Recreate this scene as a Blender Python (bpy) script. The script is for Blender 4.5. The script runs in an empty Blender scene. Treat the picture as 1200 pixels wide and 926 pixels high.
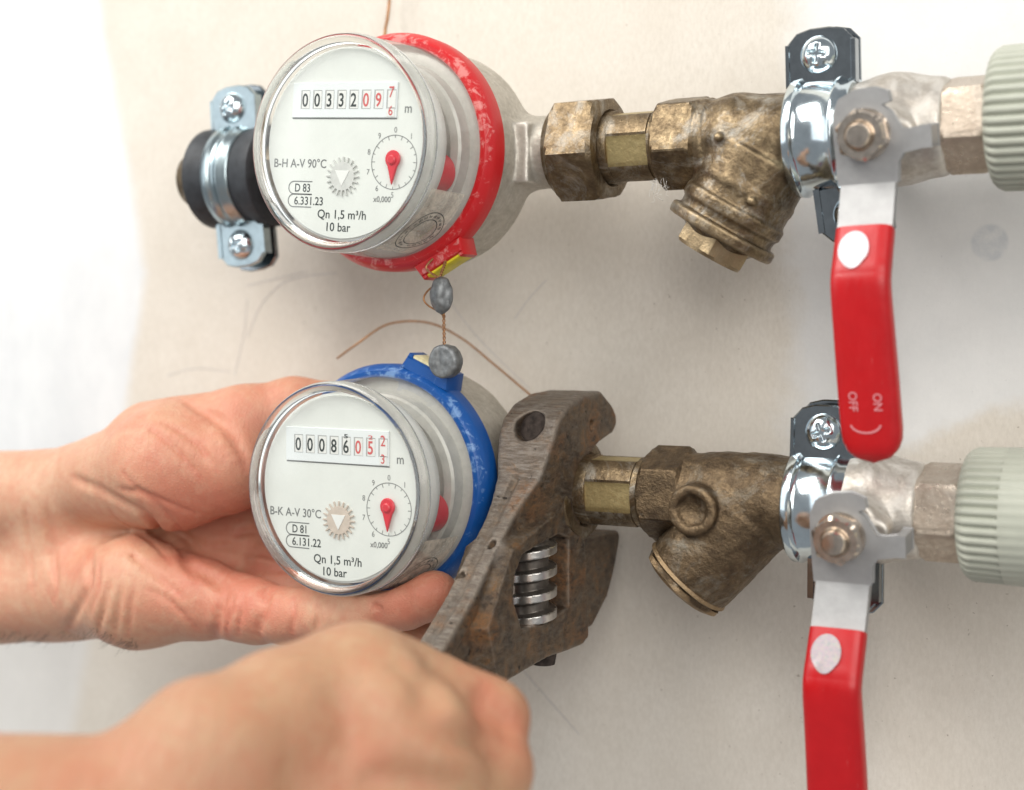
import bpy, math, random
import numpy as np
from mathutils import Vector, Matrix
random.seed(4); np.random.seed(4)
S = 0.001                                   # everything below is written in millimetres
sc = bpy.context.scene
COL = sc.collection

# ------------------------------------------------------------------ camera
F = 1750.0; PSI = math.radians(29.0); PHI = math.radians(2.5)
fw = np.array([-math.sin(PSI)*math.cos(PHI), math.cos(PSI)*math.cos(PHI), -math.sin(PHI)])
rt = np.array([math.cos(PSI), math.sin(PSI), 0.0]); upv = np.cross(rt, fw)
CAM = np.array([260.21, -464.52, -3.54])
cd = bpy.data.cameras.new('camera'); cam = bpy.data.objects.new('camera', cd); COL.objects.link(cam)
cd.sensor_width = 36.0; cd.lens = F/1200.0*36.0; cd.clip_start = 0.01; cd.clip_end = 50
cam.matrix_world = Matrix(((rt[0], upv[0], -fw[0], CAM[0]*S), (rt[1], upv[1], -fw[1], CAM[1]*S),
                           (rt[2], upv[2], -fw[2], CAM[2]*S), (0, 0, 0, 1)))
cd.dof.use_dof = True; cd.dof.focus_distance = 0.452; cd.dof.aperture_fstop = 7.6
sc.camera = cam

# ------------------------------------------------------------------ world, lamps, exposure
w = bpy.data.worlds.new('World'); sc.world = w; w.use_nodes = True
w.node_tree.nodes['Background'].inputs[0].default_value = (0.94, 0.97, 1.0, 1)
w.node_tree.nodes['Background'].inputs[1].default_value = 0.30
def area(name, loc, target, size, power, col):
    l = bpy.data.lights.new(name, 'AREA'); l.shape = 'RECTANGLE'; l.size, l.size_y = size; l.energy = power; l.color = col
    o = bpy.data.objects.new(name, l); COL.objects.link(o)
    o.location = Vector(loc)*S
    o.rotation_euler = (Vector(target)-Vector(loc)).to_track_quat('-Z', 'Y').to_euler()
    return o
area('softbox_lamp', (-420, -620, 760), (0, 0, 0), (0.75, 0.55), 10.8, (1.0, 0.97, 0.92))
area('window_lamp', (-1100, -900, 300), (-50, 0, 0), (0.8, 1.0), 3.4, (0.93, 0.97, 1.0))
area('fill_lamp', (750, -1000, 420), (120, 0, -60), (1.0, 1.0), 11.5, (1.0, 0.965, 0.91))  # added fill light with no real source, lifts the right and lower wall
sc.view_settings.view_transform = 'Standard'; sc.view_settings.look = 'None'
sc.view_settings.exposure = 0.08; sc.view_settings.gamma = 1.0
sc.cycles.use_denoising = True
sc.cycles.max_bounces = 14; sc.cycles.transparent_max_bounces = 16; sc.cycles.transmission_bounces = 12
sc.cycles.sample_clamp_indirect = 6.0

def at(u, v, y):
    """a point of the place (mm) on the upright plane Y=y, measured from the photograph"""
    r = fw + rt*(u-600)/F - upv*(v-463)/F
    return CAM + r*(y-CAM[1])/r[1]

# ------------------------------------------------------------------ mesh helpers
class MB:
    def __init__(s): s.v = []; s.f = []; s.m = []; s.flat = False
    def add(s, v, f, mi=0):
        o = len(s.v); s.v += [tuple(map(float, p)) for p in v]
        for q in f: s.f.append(tuple(i+o for i in q)); s.m.append(mi)
        return s
def mkobj(name, v, f, mats, parent=None, origin=None, mi=None, angle=35, smooth=True):
    v = np.asarray(v, dtype=np.float64).reshape(-1, 3)
    if parent is not None: org = np.array(parent['_o'])
    else: org = np.array(origin if origin is not None else v.mean(0))
    me = bpy.data.meshes.new(name)
    if isinstance(f, np.ndarray):
        n = len(f); k = f.shape[1]
        me.vertices.add(len(v)); me.loops.add(n*k); me.polygons.add(n)
        me.vertices.foreach_set('co', ((v-org)*S).astype(np.float32).ravel())
        me.loops.foreach_set('vertex_index', f.astype(np.int32).ravel())
        me.polygons.foreach_set('loop_start', np.arange(0, n*k, k, dtype=np.int32))
        me.update(calc_edges=True); me.validate()
    else:
        me.from_pydata(((v-org)*S).tolist(), [], [list(q) for q in f])
    if not isinstance(mats, (list, tuple)): mats = [mats]
    for m in mats: me.materials.append(m)
    if mi is not None and len(mats) > 1: me.polygons.foreach_set('material_index', np.array(mi, dtype=np.int32))
    me.polygons.foreach_set('use_smooth', np.full(len(me.polygons), smooth))
    if smooth and angle: me.set_sharp_from_angle(angle=math.radians(angle))
    me.update()
    o = bpy.data.objects.new(name, me); COL.objects.link(o)
    if parent is not None: o.parent = parent
    else: o.location = org*S
    o['_o'] = [float(x) for x in org]
    return o
def build(mb, name, mats, parent=None, origin=None, angle=35, smooth=True):
    return mkobj(name, mb.v, mb.f, mats, parent, origin, mb.m, angle, smooth)
def thing(name, label, cat, loc, group=None):
    o = bpy.data.objects.new(name, None); COL.objects.link(o); o.location = Vector(loc)*S
    o.empty_display_size = 0.01; o['_o'] = [float(x) for x in loc]
    return tag(o, label, cat, group)
def tag(o, label, cat, group=None, kind=None):
    o['label'] = label; o['category'] = cat
    if group: o['group'] = group
    if kind: o['kind'] = kind
    return o
AX = {'x': (np.array([1., 0, 0]), np.array([0, -1., 0]), np.array([0, 0, 1.])),
      'y': (np.array([0, -1., 0]), np.array([1., 0, 0]), np.array([0, 0, 1.])),
      'z': (np.array([0, 0, 1.]), np.array([1., 0, 0]), np.array([0, 1., 0]))}
def frame(a, ref=(0, 0, 1)):
    a = np.array(a, float); a /= np.linalg.norm(a); e1 = np.cross(ref, a)
    if np.linalg.norm(e1) < 1e-6: e1 = np.cross((1, 0, 0), a)
    e1 /= np.linalg.norm(e1); return a, e1, np.cross(a, e1)
def rad(spec, phi):
    if isinstance(spec, (int, float)): return spec
    if spec[0] == 'hex':                     # half across-flats, cap radius, first corner angle (deg)
        _, h, cap, p0 = spec
        q = ((math.degrees(phi)-p0) % 60.0)-30.0
        return min(h/math.cos(math.radians(q)), cap)
    if spec[0] == 'flats':                   # round with n flats
        _, r, h, p0, n = spec
        st = 360.0/n; q = ((math.degrees(phi)-p0+st/2) % st)-st/2
        return min(r, h/max(0.2, math.cos(math.radians(q))))
    if spec[0] == 'flute':
        _, r, d, n, sh = spec
        return r-d*(0.5-0.5*math.cos(phi*n))**sh
def lathe(mb, org, ax, stations, n=72, caps=(True, True), mi=0, phase=0.0, arc=None):
    a, e1, e2 = ax; org = np.array(org, float)
    V = []; Fc = []
    full = arc is None
    p0, p1 = (0, 2*math.pi) if full else arc
    m = n if full else n+1
    for t, r in stations:
        for i in range(m):
            ph = phase+p0+(p1-p0)*i/n; R = rad(r, ph)
            V.append(org+a*t+(e1*math.cos(ph)+e2*math.sin(ph))*R)
    for k in range(len(stations)-1):
        for i in range(n):
            j = (i+1) % m if full else i+1
            Fc.append((k*m+i, k*m+j, (k+1)*m+j, (k+1)*m+i))
    if full:
        for c, k in ((caps[0], 0), (caps[1], len(stations)-1)):
            if c:
                V.append(org+a*stations[k][0]); ci = len(V)-1
                for i in range(n):
                    j = (i+1) % n
                    Fc.append((ci, k*m+j, k*m+i) if k == 0 else (ci, k*m+i, k*m+j))
    mb.add(V, Fc, mi); return mb
def tube(mb, pts, r, n=8, mi=0, caps=True):
    P = [np.array(p, float) for p in pts]; V = []; Fc = []
    rs = r if isinstance(r, (list, tuple)) else [r]*len(P)
    ref = None
    for i, p in enumerate(P):
        d = P[min(i+1, len(P)-1)]-P[max(i-1, 0)]; d /= np.linalg.norm(d)
        if ref is None: ref = np.array([0, 0, 1.]) if abs(d[2]) < 0.9 else np.array([1., 0, 0])
        e1 = np.cross(ref, d); e1 /= np.linalg.norm(e1); e2 = np.cross(d, e1); ref = np.cross(d, e1)*1.0
        ref = e2
        for k in range(n):
            b = 2*math.pi*k/n; V.append(p+(e1*math.cos(b)+e2*math.sin(b))*rs[i])
        # keep ref stable: use e2 as next reference
        ref = e2
    for i in range(len(P)-1):
        for k in range(n):
            j = (k+1) % n; Fc.append((i*n+k, i*n+j, (i+1)*n+j, (i+1)*n+k))
    if caps: Fc.append(tuple(range(n))[::-1]); Fc.append(tuple(range((len(P)-1)*n, len(P)*n)))
    mb.add(V, Fc, mi); return mb
def spline(pts, n=8):
    P = [np.array(p, float) for p in pts]; out = []
    for i in range(len(P)-1):
        a = P[max(i-1, 0)]; b = P[i]; c = P[i+1]; d = P[min(i+2, len(P)-1)]
        for k in range(n):
            t = k/n
            out.append(0.5*((2*b)+(-a+c)*t+(2*a-5*b+4*c-d)*t*t+(-a+3*b-3*c+d)*t**3))
    out.append(P[-1]); return out
def plate(mb, pts, org, e1, e2, nrm, t0, t1, mi=0, bev=0.5):
    """a flat outline (list of 2-D points, counter-clockwise) given thickness t0..t1 along nrm, with a small bevel"""
    P = np.array(pts, float); n = len(P)
    nx = np.roll(P, -1, 0)-P; nx /= np.linalg.norm(nx, axis=1)[:, None]+1e-9
    nr = np.stack([nx[:, 1], -nx[:, 0]], 1); vn = nr+np.roll(nr, 1, 0); vn /= np.linalg.norm(vn, axis=1)[:, None]+1e-9
    In = P-vn*bev
    org, e1, e2, nrm = (np.array(q, float) for q in (org, e1, e2, nrm))
    def lay(Q, t): return [org+e1*q[0]+e2*q[1]+nrm*t for q in Q]
    V = lay(In, t0)+lay(P, t0+bev)+lay(P, t1-bev)+lay(In, t1); Fc = []
    for k in range(3):
        for i in range(n):
            j = (i+1) % n; Fc.append((k*n+i, k*n+j, (k+1)*n+j, (k+1)*n+i))
    Fc.append(tuple(range(n))[::-1]); Fc.append(tuple(range(3*n, 4*n)))
    mb.add(V, Fc, mi); return mb
def box(mb, lo, hi, mi=0):
    (a, b, c), (d, e, f) = lo, hi
    mb.add([(a, b, c), (d, b, c), (d, e, c), (a, e, c), (a, b, f), (d, b, f), (d, e, f), (a, e, f)],
           [(0, 3, 2, 1), (4, 5, 6, 7), (0, 1, 5, 4), (1, 2, 6, 5), (2, 3, 7, 6), (3, 0, 4, 7)], mi); return mb
def text2d(s, size, ax='LEFT', sx=1.0, off=0.0):
    c = bpy.data.curves.new('t', 'FONT'); c.body = s; c.size = size; c.align_x = ax; c.resolution_u = 3; c.offset = off
    o = bpy.data.objects.new('t', c); me = o.to_mesh()
    v = np.array([tuple(q.co) for q in me.vertices]).reshape(-1, 3)[:, :2]; f = [tuple(p.vertices) for p in me.polygons]
    o.to_mesh_clear(); bpy.data.objects.remove(o); bpy.data.curves.remove(c)
    v = v.copy(); v[:, 0] *= sx
    return v, f

# ------------------------------------------------------------------ signed-distance modelling (castings, forgings, hands)
def surface_net(fn, lo, hi, h):
    lo = np.array(lo, float); hi = np.array(hi, float); n = np.ceil((hi-lo)/h).astype(int)+1
    xs = [lo[i]+h*np.arange(n[i]) for i in range(3)]
    X, Y, Z = np.meshgrid(*xs, indexing='ij')
    D = fn(X.ravel().astype(np.float32), Y.ravel().astype(np.float32), Z.ravel().astype(np.float32)).reshape(X.shape)
    s = D < 0
    c = [(i, j, k) for i in (0, 1) for j in (0, 1) for k in (0, 1)]
    m = tuple(q-1 for q in D.shape)
    def sub(A, o): return A[o[0]:o[0]+m[0], o[1]:o[1]+m[1], o[2]:o[2]+m[2]]
    cnt = sum(sub(s, o).astype(np.int8) for o in c)
    act = (cnt > 0) & (cnt < 8)
    idx = np.full(m, -1, np.int64); I = np.argwhere(act); idx[act] = np.arange(len(I))
    acc = np.zeros((len(I), 3)); num = np.zeros(len(I))
    for a in c:
        for ax in range(3):
            if a[ax] == 1: continue
            b = list(a); b[ax] = 1
            da = D[I[:, 0]+a[0], I[:, 1]+a[1], I[:, 2]+a[2]]; db = D[I[:, 0]+b[0], I[:, 1]+b[1], I[:, 2]+b[2]]
            cr = (da < 0) != (db < 0)
            t = np.where(cr, da/(da-db+1e-12), 0)
            p = np.zeros((len(I), 3)); p[:] = a; p[:, ax] = t
            acc += p*cr[:, None]; num += cr
    V = lo+h*(I+acc/num[:, None])
    Fs = []
    for ax in range(3):
        u, v = (ax+1) % 3, (ax+2) % 3
        sl0 = [slice(None)]*3; sl1 = [slice(None)]*3
        sl0[ax] = slice(0, -1); sl1[ax] = slice(1, None)
        A = s[tuple(sl0)]; B = s[tuple(sl1)]
        E = np.argwhere(A != B)
        ok = (E[:, u] > 0) & (E[:, v] > 0) & (E[:, u] < D.shape[u]-1) & (E[:, v] < D.shape[v]-1)
        E = E[ok]; inside = A[E[:, 0], E[:, 1], E[:, 2]]
        q = []
        for du, dv in ((-1, -1), (0, -1), (0, 0), (-1, 0)):
            C = E.copy(); C[:, u] += du; C[:, v] += dv
            q.append(idx[C[:, 0], C[:, 1], C[:, 2]])
        q = np.stack(q, 1); q[~inside] = q[~inside][:, ::-1]
        Fs.append(q)
    return V, np.concatenate(Fs)
def smin(a, b, k):
    h = np.clip(0.5+0.5*(b-a)/k, 0, 1); return b+(a-b)*h-k*h*(1-h)
def smax(a, b, k): return -smin(-a, -b, k)
def d_cone(X, Y, Z, a, b, ra, rb):
    ba = [float(b[i]-a[i]) for i in range(3)]; L = ba[0]**2+ba[1]**2+ba[2]**2+1e-9
    px, py, pz = X-float(a[0]), Y-float(a[1]), Z-float(a[2])
    t = np.clip((px*ba[0]+py*ba[1]+pz*ba[2])/L, 0, 1)
    return np.sqrt((px-ba[0]*t)**2+(py-ba[1]*t)**2+(pz-ba[2]*t)**2)-(ra+(rb-ra)*t)
def d_seg(X, Y, Z, a, b): return d_cone(X, Y, Z, a, b, 0, 0)
def d_ell(X, Y, Z, c, r):
    k0 = np.sqrt(((X-c[0])/r[0])**2+((Y-c[1])/r[1])**2+((Z-c[2])/r[2])**2)
    return (k0-1)*min(r)
def d_cyl(X, Y, Z, a, b, r, rnd=0.0):
    """capped cylinder a->b"""
    a = np.array(a, float); b = np.array(b, float); d = b-a; L = np.linalg.norm(d); d /= L
    px, py, pz = X-a[0], Y-a[1], Z-a[2]
    t = px*d[0]+py*d[1]+pz*d[2]
    rr = np.sqrt(np.maximum((px-d[0]*t)**2+(py-d[1]*t)**2+(pz-d[2]*t)**2, 0))
    qx = rr-(r-rnd); qy = np.abs(t-L/2)-(L/2-rnd)
    return np.minimum(np.maximum(qx, qy), 0)+np.sqrt(np.maximum(qx, 0)**2+np.maximum(qy, 0)**2)-rnd
def d_poly(A, B, pts):
    P = np.array(pts, float); n = len(P)
    d = np.full(A.shape, 1e9, np.float32); s = np.ones(A.shape, np.float32)
    for i in range(n):
        p, q = P[i], P[i-1]
        e = q-p; wx, wy = A-p[0], B-p[1]
        t = np.clip((wx*e[0]+wy*e[1])/(e@e+1e-9), 0, 1)
        d = np.minimum(d, (wx-e[0]*t)**2+(wy-e[1]*t)**2)
        c1 = B >= p[1]; c2 = B < q[1]; c3 = e[0]*wy > e[1]*wx
        s = np.where((c1 & c2 & c3) | (~c1 & ~c2 & ~c3), -s, s)
    return s*np.sqrt(d)
def noise3(X, Y, Z, f, seed=0):
    g = np.random.RandomState(seed); o = np.zeros(X.shape, np.float32)
    for k in range(7):
        d = g.normal(size=3); d /= np.linalg.norm(d); o += np.sin((X*d[0]+Y*d[1]+Z*d[2])*f*(0.6+0.22*k)+g.rand()*6.28)
    return o/7

# ------------------------------------------------------------------ materials
def mat(name):
    m = bpy.data.materials.new(name); m.use_nodes = True; nt = m.node_tree
    return m, nt, nt.nodes['Principled BSDF']
def N(nt, t, **kw):
    n = nt.nodes.new(t)
    for k, v in kw.items():
        if k[0] == 'i' and k[1:].isdigit(): n.inputs[int(k[1:])].default_value = v
        else: setattr(n, k, v)
    return n
def coords(nt): return N(nt, 'ShaderNodeTexCoord').outputs['Object']
def noise(nt, co, scale, detail=4, rough=0.55, dist=0.0):
    n = N(nt, 'ShaderNodeTexNoise'); n.inputs['Scale'].default_value = scale; n.inputs['Detail'].default_value = detail
    n.inputs['Roughness'].default_value = rough; n.inputs['Distortion'].default_value = dist
    nt.links.new(co, n.inputs['Vector']); return n.outputs['Fac']
def ramp(nt, fac, stops):
    r = N(nt, 'ShaderNodeValToRGB'); e = r.color_ramp.elements
    while len(e) < len(stops): e.new(0.5)
    for q, (p, c) in zip(e, stops): q.position = p; q.color = (*c, 1) if len(c) == 3 else c
    nt.links.new(fac, r.inputs[0]); return r.outputs[0]
def mix(nt, fac, a, b, mode='MIX'):
    m = N(nt, 'ShaderNodeMix', data_type='RGBA', blend_type=mode)
    for s, q in ((m.inputs[0], fac), (m.inputs[6], a), (m.inputs[7], b)):
        if hasattr(q, 'is_linked') or isinstance(q, bpy.types.NodeSocket): nt.links.new(q, s)
        else: s.default_value = q if not isinstance(q, tuple) else (*q, 1)
    return m.outputs[2]
def math_(nt, op, a, b=0.0):
    m = N(nt, 'ShaderNodeMath', operation=op)
    for s, q in ((m.inputs[0], a), (m.inputs[1], b)):
        if isinstance(q, bpy.types.NodeSocket): nt.links.new(q, s)
        else: s.default_value = q
    return m.outputs[0]
def bump(nt, b, h, strength=0.3, dist=0.0005, prev=None):
    n = N(nt, 'ShaderNodeBump'); n.inputs['Strength'].default_value = strength; n.inputs['Distance'].default_value = dist
    nt.links.new(h, n.inputs['Height'])
    if prev is not None: nt.links.new(prev, n.inputs['Normal'])
    nt.links.new(n.outputs[0], b.inputs['Normal']); return n.outputs[0]
def simple(name, col, rough=0.5, metal=0.0, spec=0.5, nz=0.0, nscale=400, bmp=0.0, bscale=900, coat=0.0):
    m, nt, b = mat(name); co = coords(nt)
    b.inputs['Roughness'].default_value = rough; b.inputs['Metallic'].default_value = metal
    b.inputs['Specular IOR Level'].default_value = spec; b.inputs['Coat Weight'].default_value = coat
    b.inputs['Base Color'].default_value = (*col, 1)
    if nz:
        f = noise(nt, co, nscale, 5)
        c = ramp(nt, f, [(0.3, tuple(max(0, q*(1-nz)) for q in col)), (0.7, tuple(min(1, q*(1+nz)) for q in col))])
        nt.links.new(c, b.inputs['Base Color'])
    if bmp: bump(nt, b, noise(nt, co, bscale, 4), bmp, 0.0004)
    return m
M = {}
def brass(name, dark, mid, light, dep, dep_lo, rough=0.42, bs=700, metal=0.75):
    m, nt, b = mat(name); co = coords(nt)
    n1 = noise(nt, co, 190, 8, 0.72, 0.4); n2 = noise(nt, co, 620, 7, 0.72); n3 = noise(nt, co, 62, 9, 0.78, 0.9)
    c = ramp(nt, n1, [(0.30, dark), (0.50, mid), (0.72, light)])
    c = mix(nt, ramp(nt, n2, [(0.40, (0, 0, 0)), (0.72, (0.7, 0.7, 0.7))]), c, dark)
    df = ramp(nt, n3, [(dep_lo, (0, 0, 0)), (dep_lo+0.16, (0.85, 0.85, 0.85))])
    df2 = math_(nt, 'MULTIPLY', df, ramp(nt, n2, [(0.30, (0.25, 0.25, 0.25)), (0.6, (1, 1, 1))]))
    c = mix(nt, df2, c, dep)
    geo = N(nt, 'ShaderNodeNewGeometry')
    edge = ramp(nt, geo.outputs['Pointiness'], [(0.51, (0, 0, 0)), (0.56, (0.8, 0.8, 0.8))])
    c = mix(nt, edge, c, tuple(min(1, q*1.25) for q in light))
    oi = N(nt, 'ShaderNodeObjectInfo'); c = mix(nt, math_(nt, 'MULTIPLY', oi.outputs['Random'], 0.30), c, mid)
    nt.links.new(c, b.inputs['Base Color'])
    nt.links.new(math_(nt, 'MULTIPLY_ADD', df2, -metal*0.75), b.inputs['Metallic'])
    mm = b.inputs['Metallic'].links[0].from_node; mm.inputs[2].default_value = metal
    r = ramp(nt, n2, [(0.3, (rough-0.1,)*3), (0.7, (rough+0.2,)*3)]); nt.links.new(r, b.inputs['Roughness'])
    n4 = noise(nt, co, bs, 6, 0.65)
    p = bump(nt, b, n4, 0.55 if bs < 1000 else 0.9, 0.0004); bump(nt, b, n1, 0.25, 0.0006, p)
    return m
M['brass'] = brass('aged_brass', (0.075, 0.053, 0.033), (0.19, 0.138, 0.080), (0.36, 0.275, 0.165), (0.42, 0.405, 0.36), 0.49, 0.34, 900, 0.88)
M['brass_dark'] = brass('dark_cast_brass', (0.055, 0.038, 0.026), (0.145, 0.102, 0.060), (0.29, 0.205, 0.118), (0.29, 0.28, 0.235), 0.515, 0.38, 1100, 0.85)
M['brass_clean'] = brass('rubbed_brass', (0.20, 0.15, 0.07), (0.32, 0.25, 0.115), (0.42, 0.34, 0.17), (0.38, 0.36, 0.30), 0.56, 0.40)
M['nickel'] = brass('plated_meter_body', (0.36, 0.33, 0.28), (0.52, 0.49, 0.43), (0.66, 0.63, 0.57), (0.55, 0.50, 0.42), 0.50, 0.40, 600, 0.55)
M['valve'] = brass('limed_valve_body', (0.38, 0.34, 0.29), (0.54, 0.50, 0.45), (0.68, 0.65, 0.60), (0.68, 0.66, 0.62), 0.47, 0.40, 480, 0.70)
M['valve_hex'] = brass('brown_valve_hex', (0.34, 0.27, 0.21), (0.52, 0.44, 0.36), (0.64, 0.57, 0.48), (0.62, 0.57, 0.50), 0.52, 0.30, 600, 0.75)
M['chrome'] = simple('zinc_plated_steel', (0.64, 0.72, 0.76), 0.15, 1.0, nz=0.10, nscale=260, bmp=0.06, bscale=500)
M['chrome_dark'] = simple('zinc_dark_reflection', (0.30, 0.33, 0.35), 0.16, 1.0, nz=0.12, nscale=260, bmp=0.05, bscale=500)  # same zinc, colour darkened to stand for the dark room it mirrors
M['zinc'] = simple('dull_zinc_steel', (0.40, 0.48, 0.51), 0.28, 1.0, nz=0.12, nscale=260, bmp=0.08, bscale=500)
M['lever_steel'] = simple('galvanised_lever', (0.37, 0.37, 0.37), 0.50, 0.55, nz=0.07, nscale=300, bmp=0.10, bscale=900)
M['stem_nut'] = simple('brown_plated_nut', (0.62, 0.54, 0.46), 0.26, 1.0, nz=0.2, nscale=400, bmp=0.1)
M['rubber'] = simple('black_rubber', (0.034, 0.038, 0.044), 0.55, 0, 0.4, nz=0.3, nscale=300, bmp=0.12)
M['sleeve'] = simple('red_vinyl_sleeve', (0.50, 0.004, 0.008), 0.33, 0, 0.5, nz=0.05, nscale=120, bmp=0.05, bscale=240)
m, nt, b = mat('red_vinyl_sleeve'); co = coords(nt)
mp = N(nt, 'ShaderNodeMapping'); mp.inputs['Scale'].default_value = (1.5, 1, 0.35); nt.links.new(co, mp.inputs[0])
k1 = noise(nt, mp.outputs[0], 420, 7, 0.75, 0.3); k2 = noise(nt, co, 60, 4, 0.6)
c = ramp(nt, k2, [(0.3, (0.43, 0.003, 0.006)), (0.7, (0.53, 0.006, 0.010))])
c = mix(nt, ramp(nt, k1, [(0.66, (0, 0, 0)), (0.72, (0.35, 0.35, 0.35))]), c, (0.62, 0.30, 0.28))
nt.links.new(c, b.inputs['Base Color']); nt.links.new(ramp(nt, k1, [(0.3, (0.27,)*3), (0.7, (0.48,)*3)]), b.inputs['Roughness'])
bump(nt, b, noise(nt, co, 160, 5, 0.6), 0.12, 0.0008); M['sleeve'] = m
M['ppr'] = simple('grey_green_plastic', (0.43, 0.445, 0.375), 0.46, 0, 0.45, nz=0.05, nscale=150, bmp=0.05)
M['white'] = simple('white_plastic', (0.80, 0.81, 0.79), 0.40, 0, 0.4, nz=0.02, nscale=120)
M['dial'] = simple('dial_white', (0.73, 0.755, 0.725), 0.55, 0, 0.3, nz=0.025, nscale=120)
M['panel'] = simple('register_panel', (0.76, 0.80, 0.81), 0.45, 0, 0.3)
M['ink'] = simple('black_ink', (0.035, 0.045, 0.045), 0.6, 0, 0.2)
M['ink_grey'] = simple('grey_ink', (0.18, 0.19, 0.19), 0.6, 0, 0.2)
M['ink_red'] = simple('red_ink', (0.62, 0.12, 0.12), 0.6, 0, 0.2)
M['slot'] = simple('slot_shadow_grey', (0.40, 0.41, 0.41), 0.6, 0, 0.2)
M['drum'] = simple('drum_white', (0.76, 0.77, 0.75), 0.5, 0, 0.3)
M['red_plastic'] = simple('red_pointer', (0.66, 0.03, 0.05), 0.35, 0, 0.5)
M['gear'] = simple('gear_beige', (0.58, 0.50, 0.43), 0.5, 0, 0.3, nz=0.1)
M['gear_grey'] = simple('gear_grey', (0.60, 0.61, 0.59), 0.5, 0, 0.3, nz=0.1)
M['inner'] = simple('inner_grey_plastic', (0.52, 0.51, 0.475), 0.30, 0.1, 0.5, nz=0.08)
M['yellow'] = simple('yellow_insert', (0.72, 0.60, 0.03), 0.45, 0, 0.4, nz=0.15, bmp=0.2)
M['cream'] = simple('cream_insert', (0.75, 0.68, 0.42), 0.5, 0, 0.4, nz=0.15, bmp=0.2)
M['lead'] = simple('dull_lead', (0.20, 0.21, 0.215), 0.5, 0.65, nz=0.35, nscale=500, bmp=0.4, bscale=700)
M['copper'] = simple('copper_wire', (0.40, 0.20, 0.09), 0.42, 0.7, nz=0.3, nscale=900)
M['pencil'] = simple('pencil_grey', (0.50, 0.485, 0.49), 0.8, 0, 0.1)
def chipped(name, col, chip, lo):
    m, nt, b = mat(name); co = coords(nt)
    n1 = noise(nt, co, 260, 8, 0.75, 0.6); n2 = noise(nt, co, 45, 3)
    geo = N(nt, 'ShaderNodeNewGeometry')
    f = math_(nt, 'ADD', n1, math_(nt, 'MULTIPLY', math_(nt, 'SUBTRACT', n2, 0.5), 0.5))
    tc = N(nt, 'ShaderNodeTexCoord'); sp_ = N(nt, 'ShaderNodeSeparateXYZ'); nt.links.new(tc.outputs['Normal'], sp_.inputs[0])
    fr_ = N(nt, 'ShaderNodeMapRange'); fr_.inputs[1].default_value = -0.25; fr_.inputs[2].default_value = -0.6; fr_.inputs[3].default_value = -0.12; fr_.inputs[4].default_value = 0.045
    nt.links.new(sp_.outputs[1], fr_.inputs[0]); f = math_(nt, 'ADD', f, fr_.outputs[0])     # the front bevel is the scuffed face
    ff = ramp(nt, f, [(lo, (0, 0, 0)), (lo+0.10, (0.75, 0.75, 0.75))])
    c = mix(nt, ff, col, chip); nt.links.new(c, b.inputs['Base Color'])
    b.inputs['Roughness'].default_value = 0.33
    bump(nt, b, n1, 0.22, 0.0005)
    return m
M['red_ring'] = chipped('red_plastic_ring', (0.55, 0.014, 0.018), (0.74, 0.30, 0.28), 0.56)
M['blue_ring'] = chipped('blue_plastic_ring', (0.005, 0.075, 0.30), (0.20, 0.34, 0.58), 0.585)
# clear polycarbonate: thin, lets light straight through, mirrors by Fresnel, faintly scuffed
def clear(name, scuff=0.05, tint=(0.97, 0.98, 0.97), dcol=(0.82, 0.80, 0.76)):
    m = bpy.data.materials.new(name); m.use_nodes = True; nt = m.node_tree; nt.nodes.remove(nt.nodes['Principled BSDF'])
    out = nt.nodes['Material Output']; co = coords(nt)
    tr = N(nt, 'ShaderNodeBsdfTransparent'); tr.inputs[0].default_value = (*tint, 1)
    gl = N(nt, 'ShaderNodeBsdfGlossy'); gl.inputs['Roughness'].default_value = 0.06
    df = N(nt, 'ShaderNodeBsdfDiffuse'); df.inputs[0].default_value = (*dcol, 1)
    geo = N(nt, 'ShaderNodeNewGeometry'); dt = N(nt, 'ShaderNodeVectorMath', operation='DOT_PRODUCT')
    nt.links.new(geo.outputs['Incoming'], dt.inputs[0]); nt.links.new(geo.outputs['Normal'], dt.inputs[1])
    fr = math_(nt, 'MULTIPLY_ADD', math_(nt, 'POWER', math_(nt, 'SUBTRACT', 1.0, math_(nt, 'ABSOLUTE', dt.outputs['Value'])), 5.0), 0.80); fr.node.inputs[2].default_value = 0.06
    m1 = N(nt, 'ShaderNodeMixShader'); nt.links.new(fr, m1.inputs[0]); nt.links.new(tr.outputs[0], m1.inputs[1]); nt.links.new(gl.outputs[0], m1.inputs[2])
    n = noise(nt, co, 110, 7, 0.7, 0.4)
    f = ramp(nt, n, [(0.42, (scuff*0.5,)*3), (0.72, (scuff*2.4,)*3)])
    m2 = N(nt, 'ShaderNodeMixShader'); nt.links.new(f, m2.inputs[0]); nt.links.new(m1.outputs[0], m2.inputs[1]); nt.links.new(df.outputs[0], m2.inputs[2])
    nt.links.new(m2.outputs[0], out.inputs[0]); return m
M['clear'] = clear('clear_cap_plastic', 0.055)
M['pane'] = clear('clear_front_pane', 0.02)
M['film'] = clear('sticker_film', 0.50, dcol=(0.74, 0.68, 0.58))
m, nt, b = mat('clear_rim_plastic')
b.inputs['Transmission Weight'].default_value = 1.0; b.inputs['IOR'].default_value = 1.42; b.inputs['Roughness'].default_value = 0.05
b.inputs['Base Color'].default_value = (0.93, 0.93, 0.91, 1); M['rim'] = m
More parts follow.
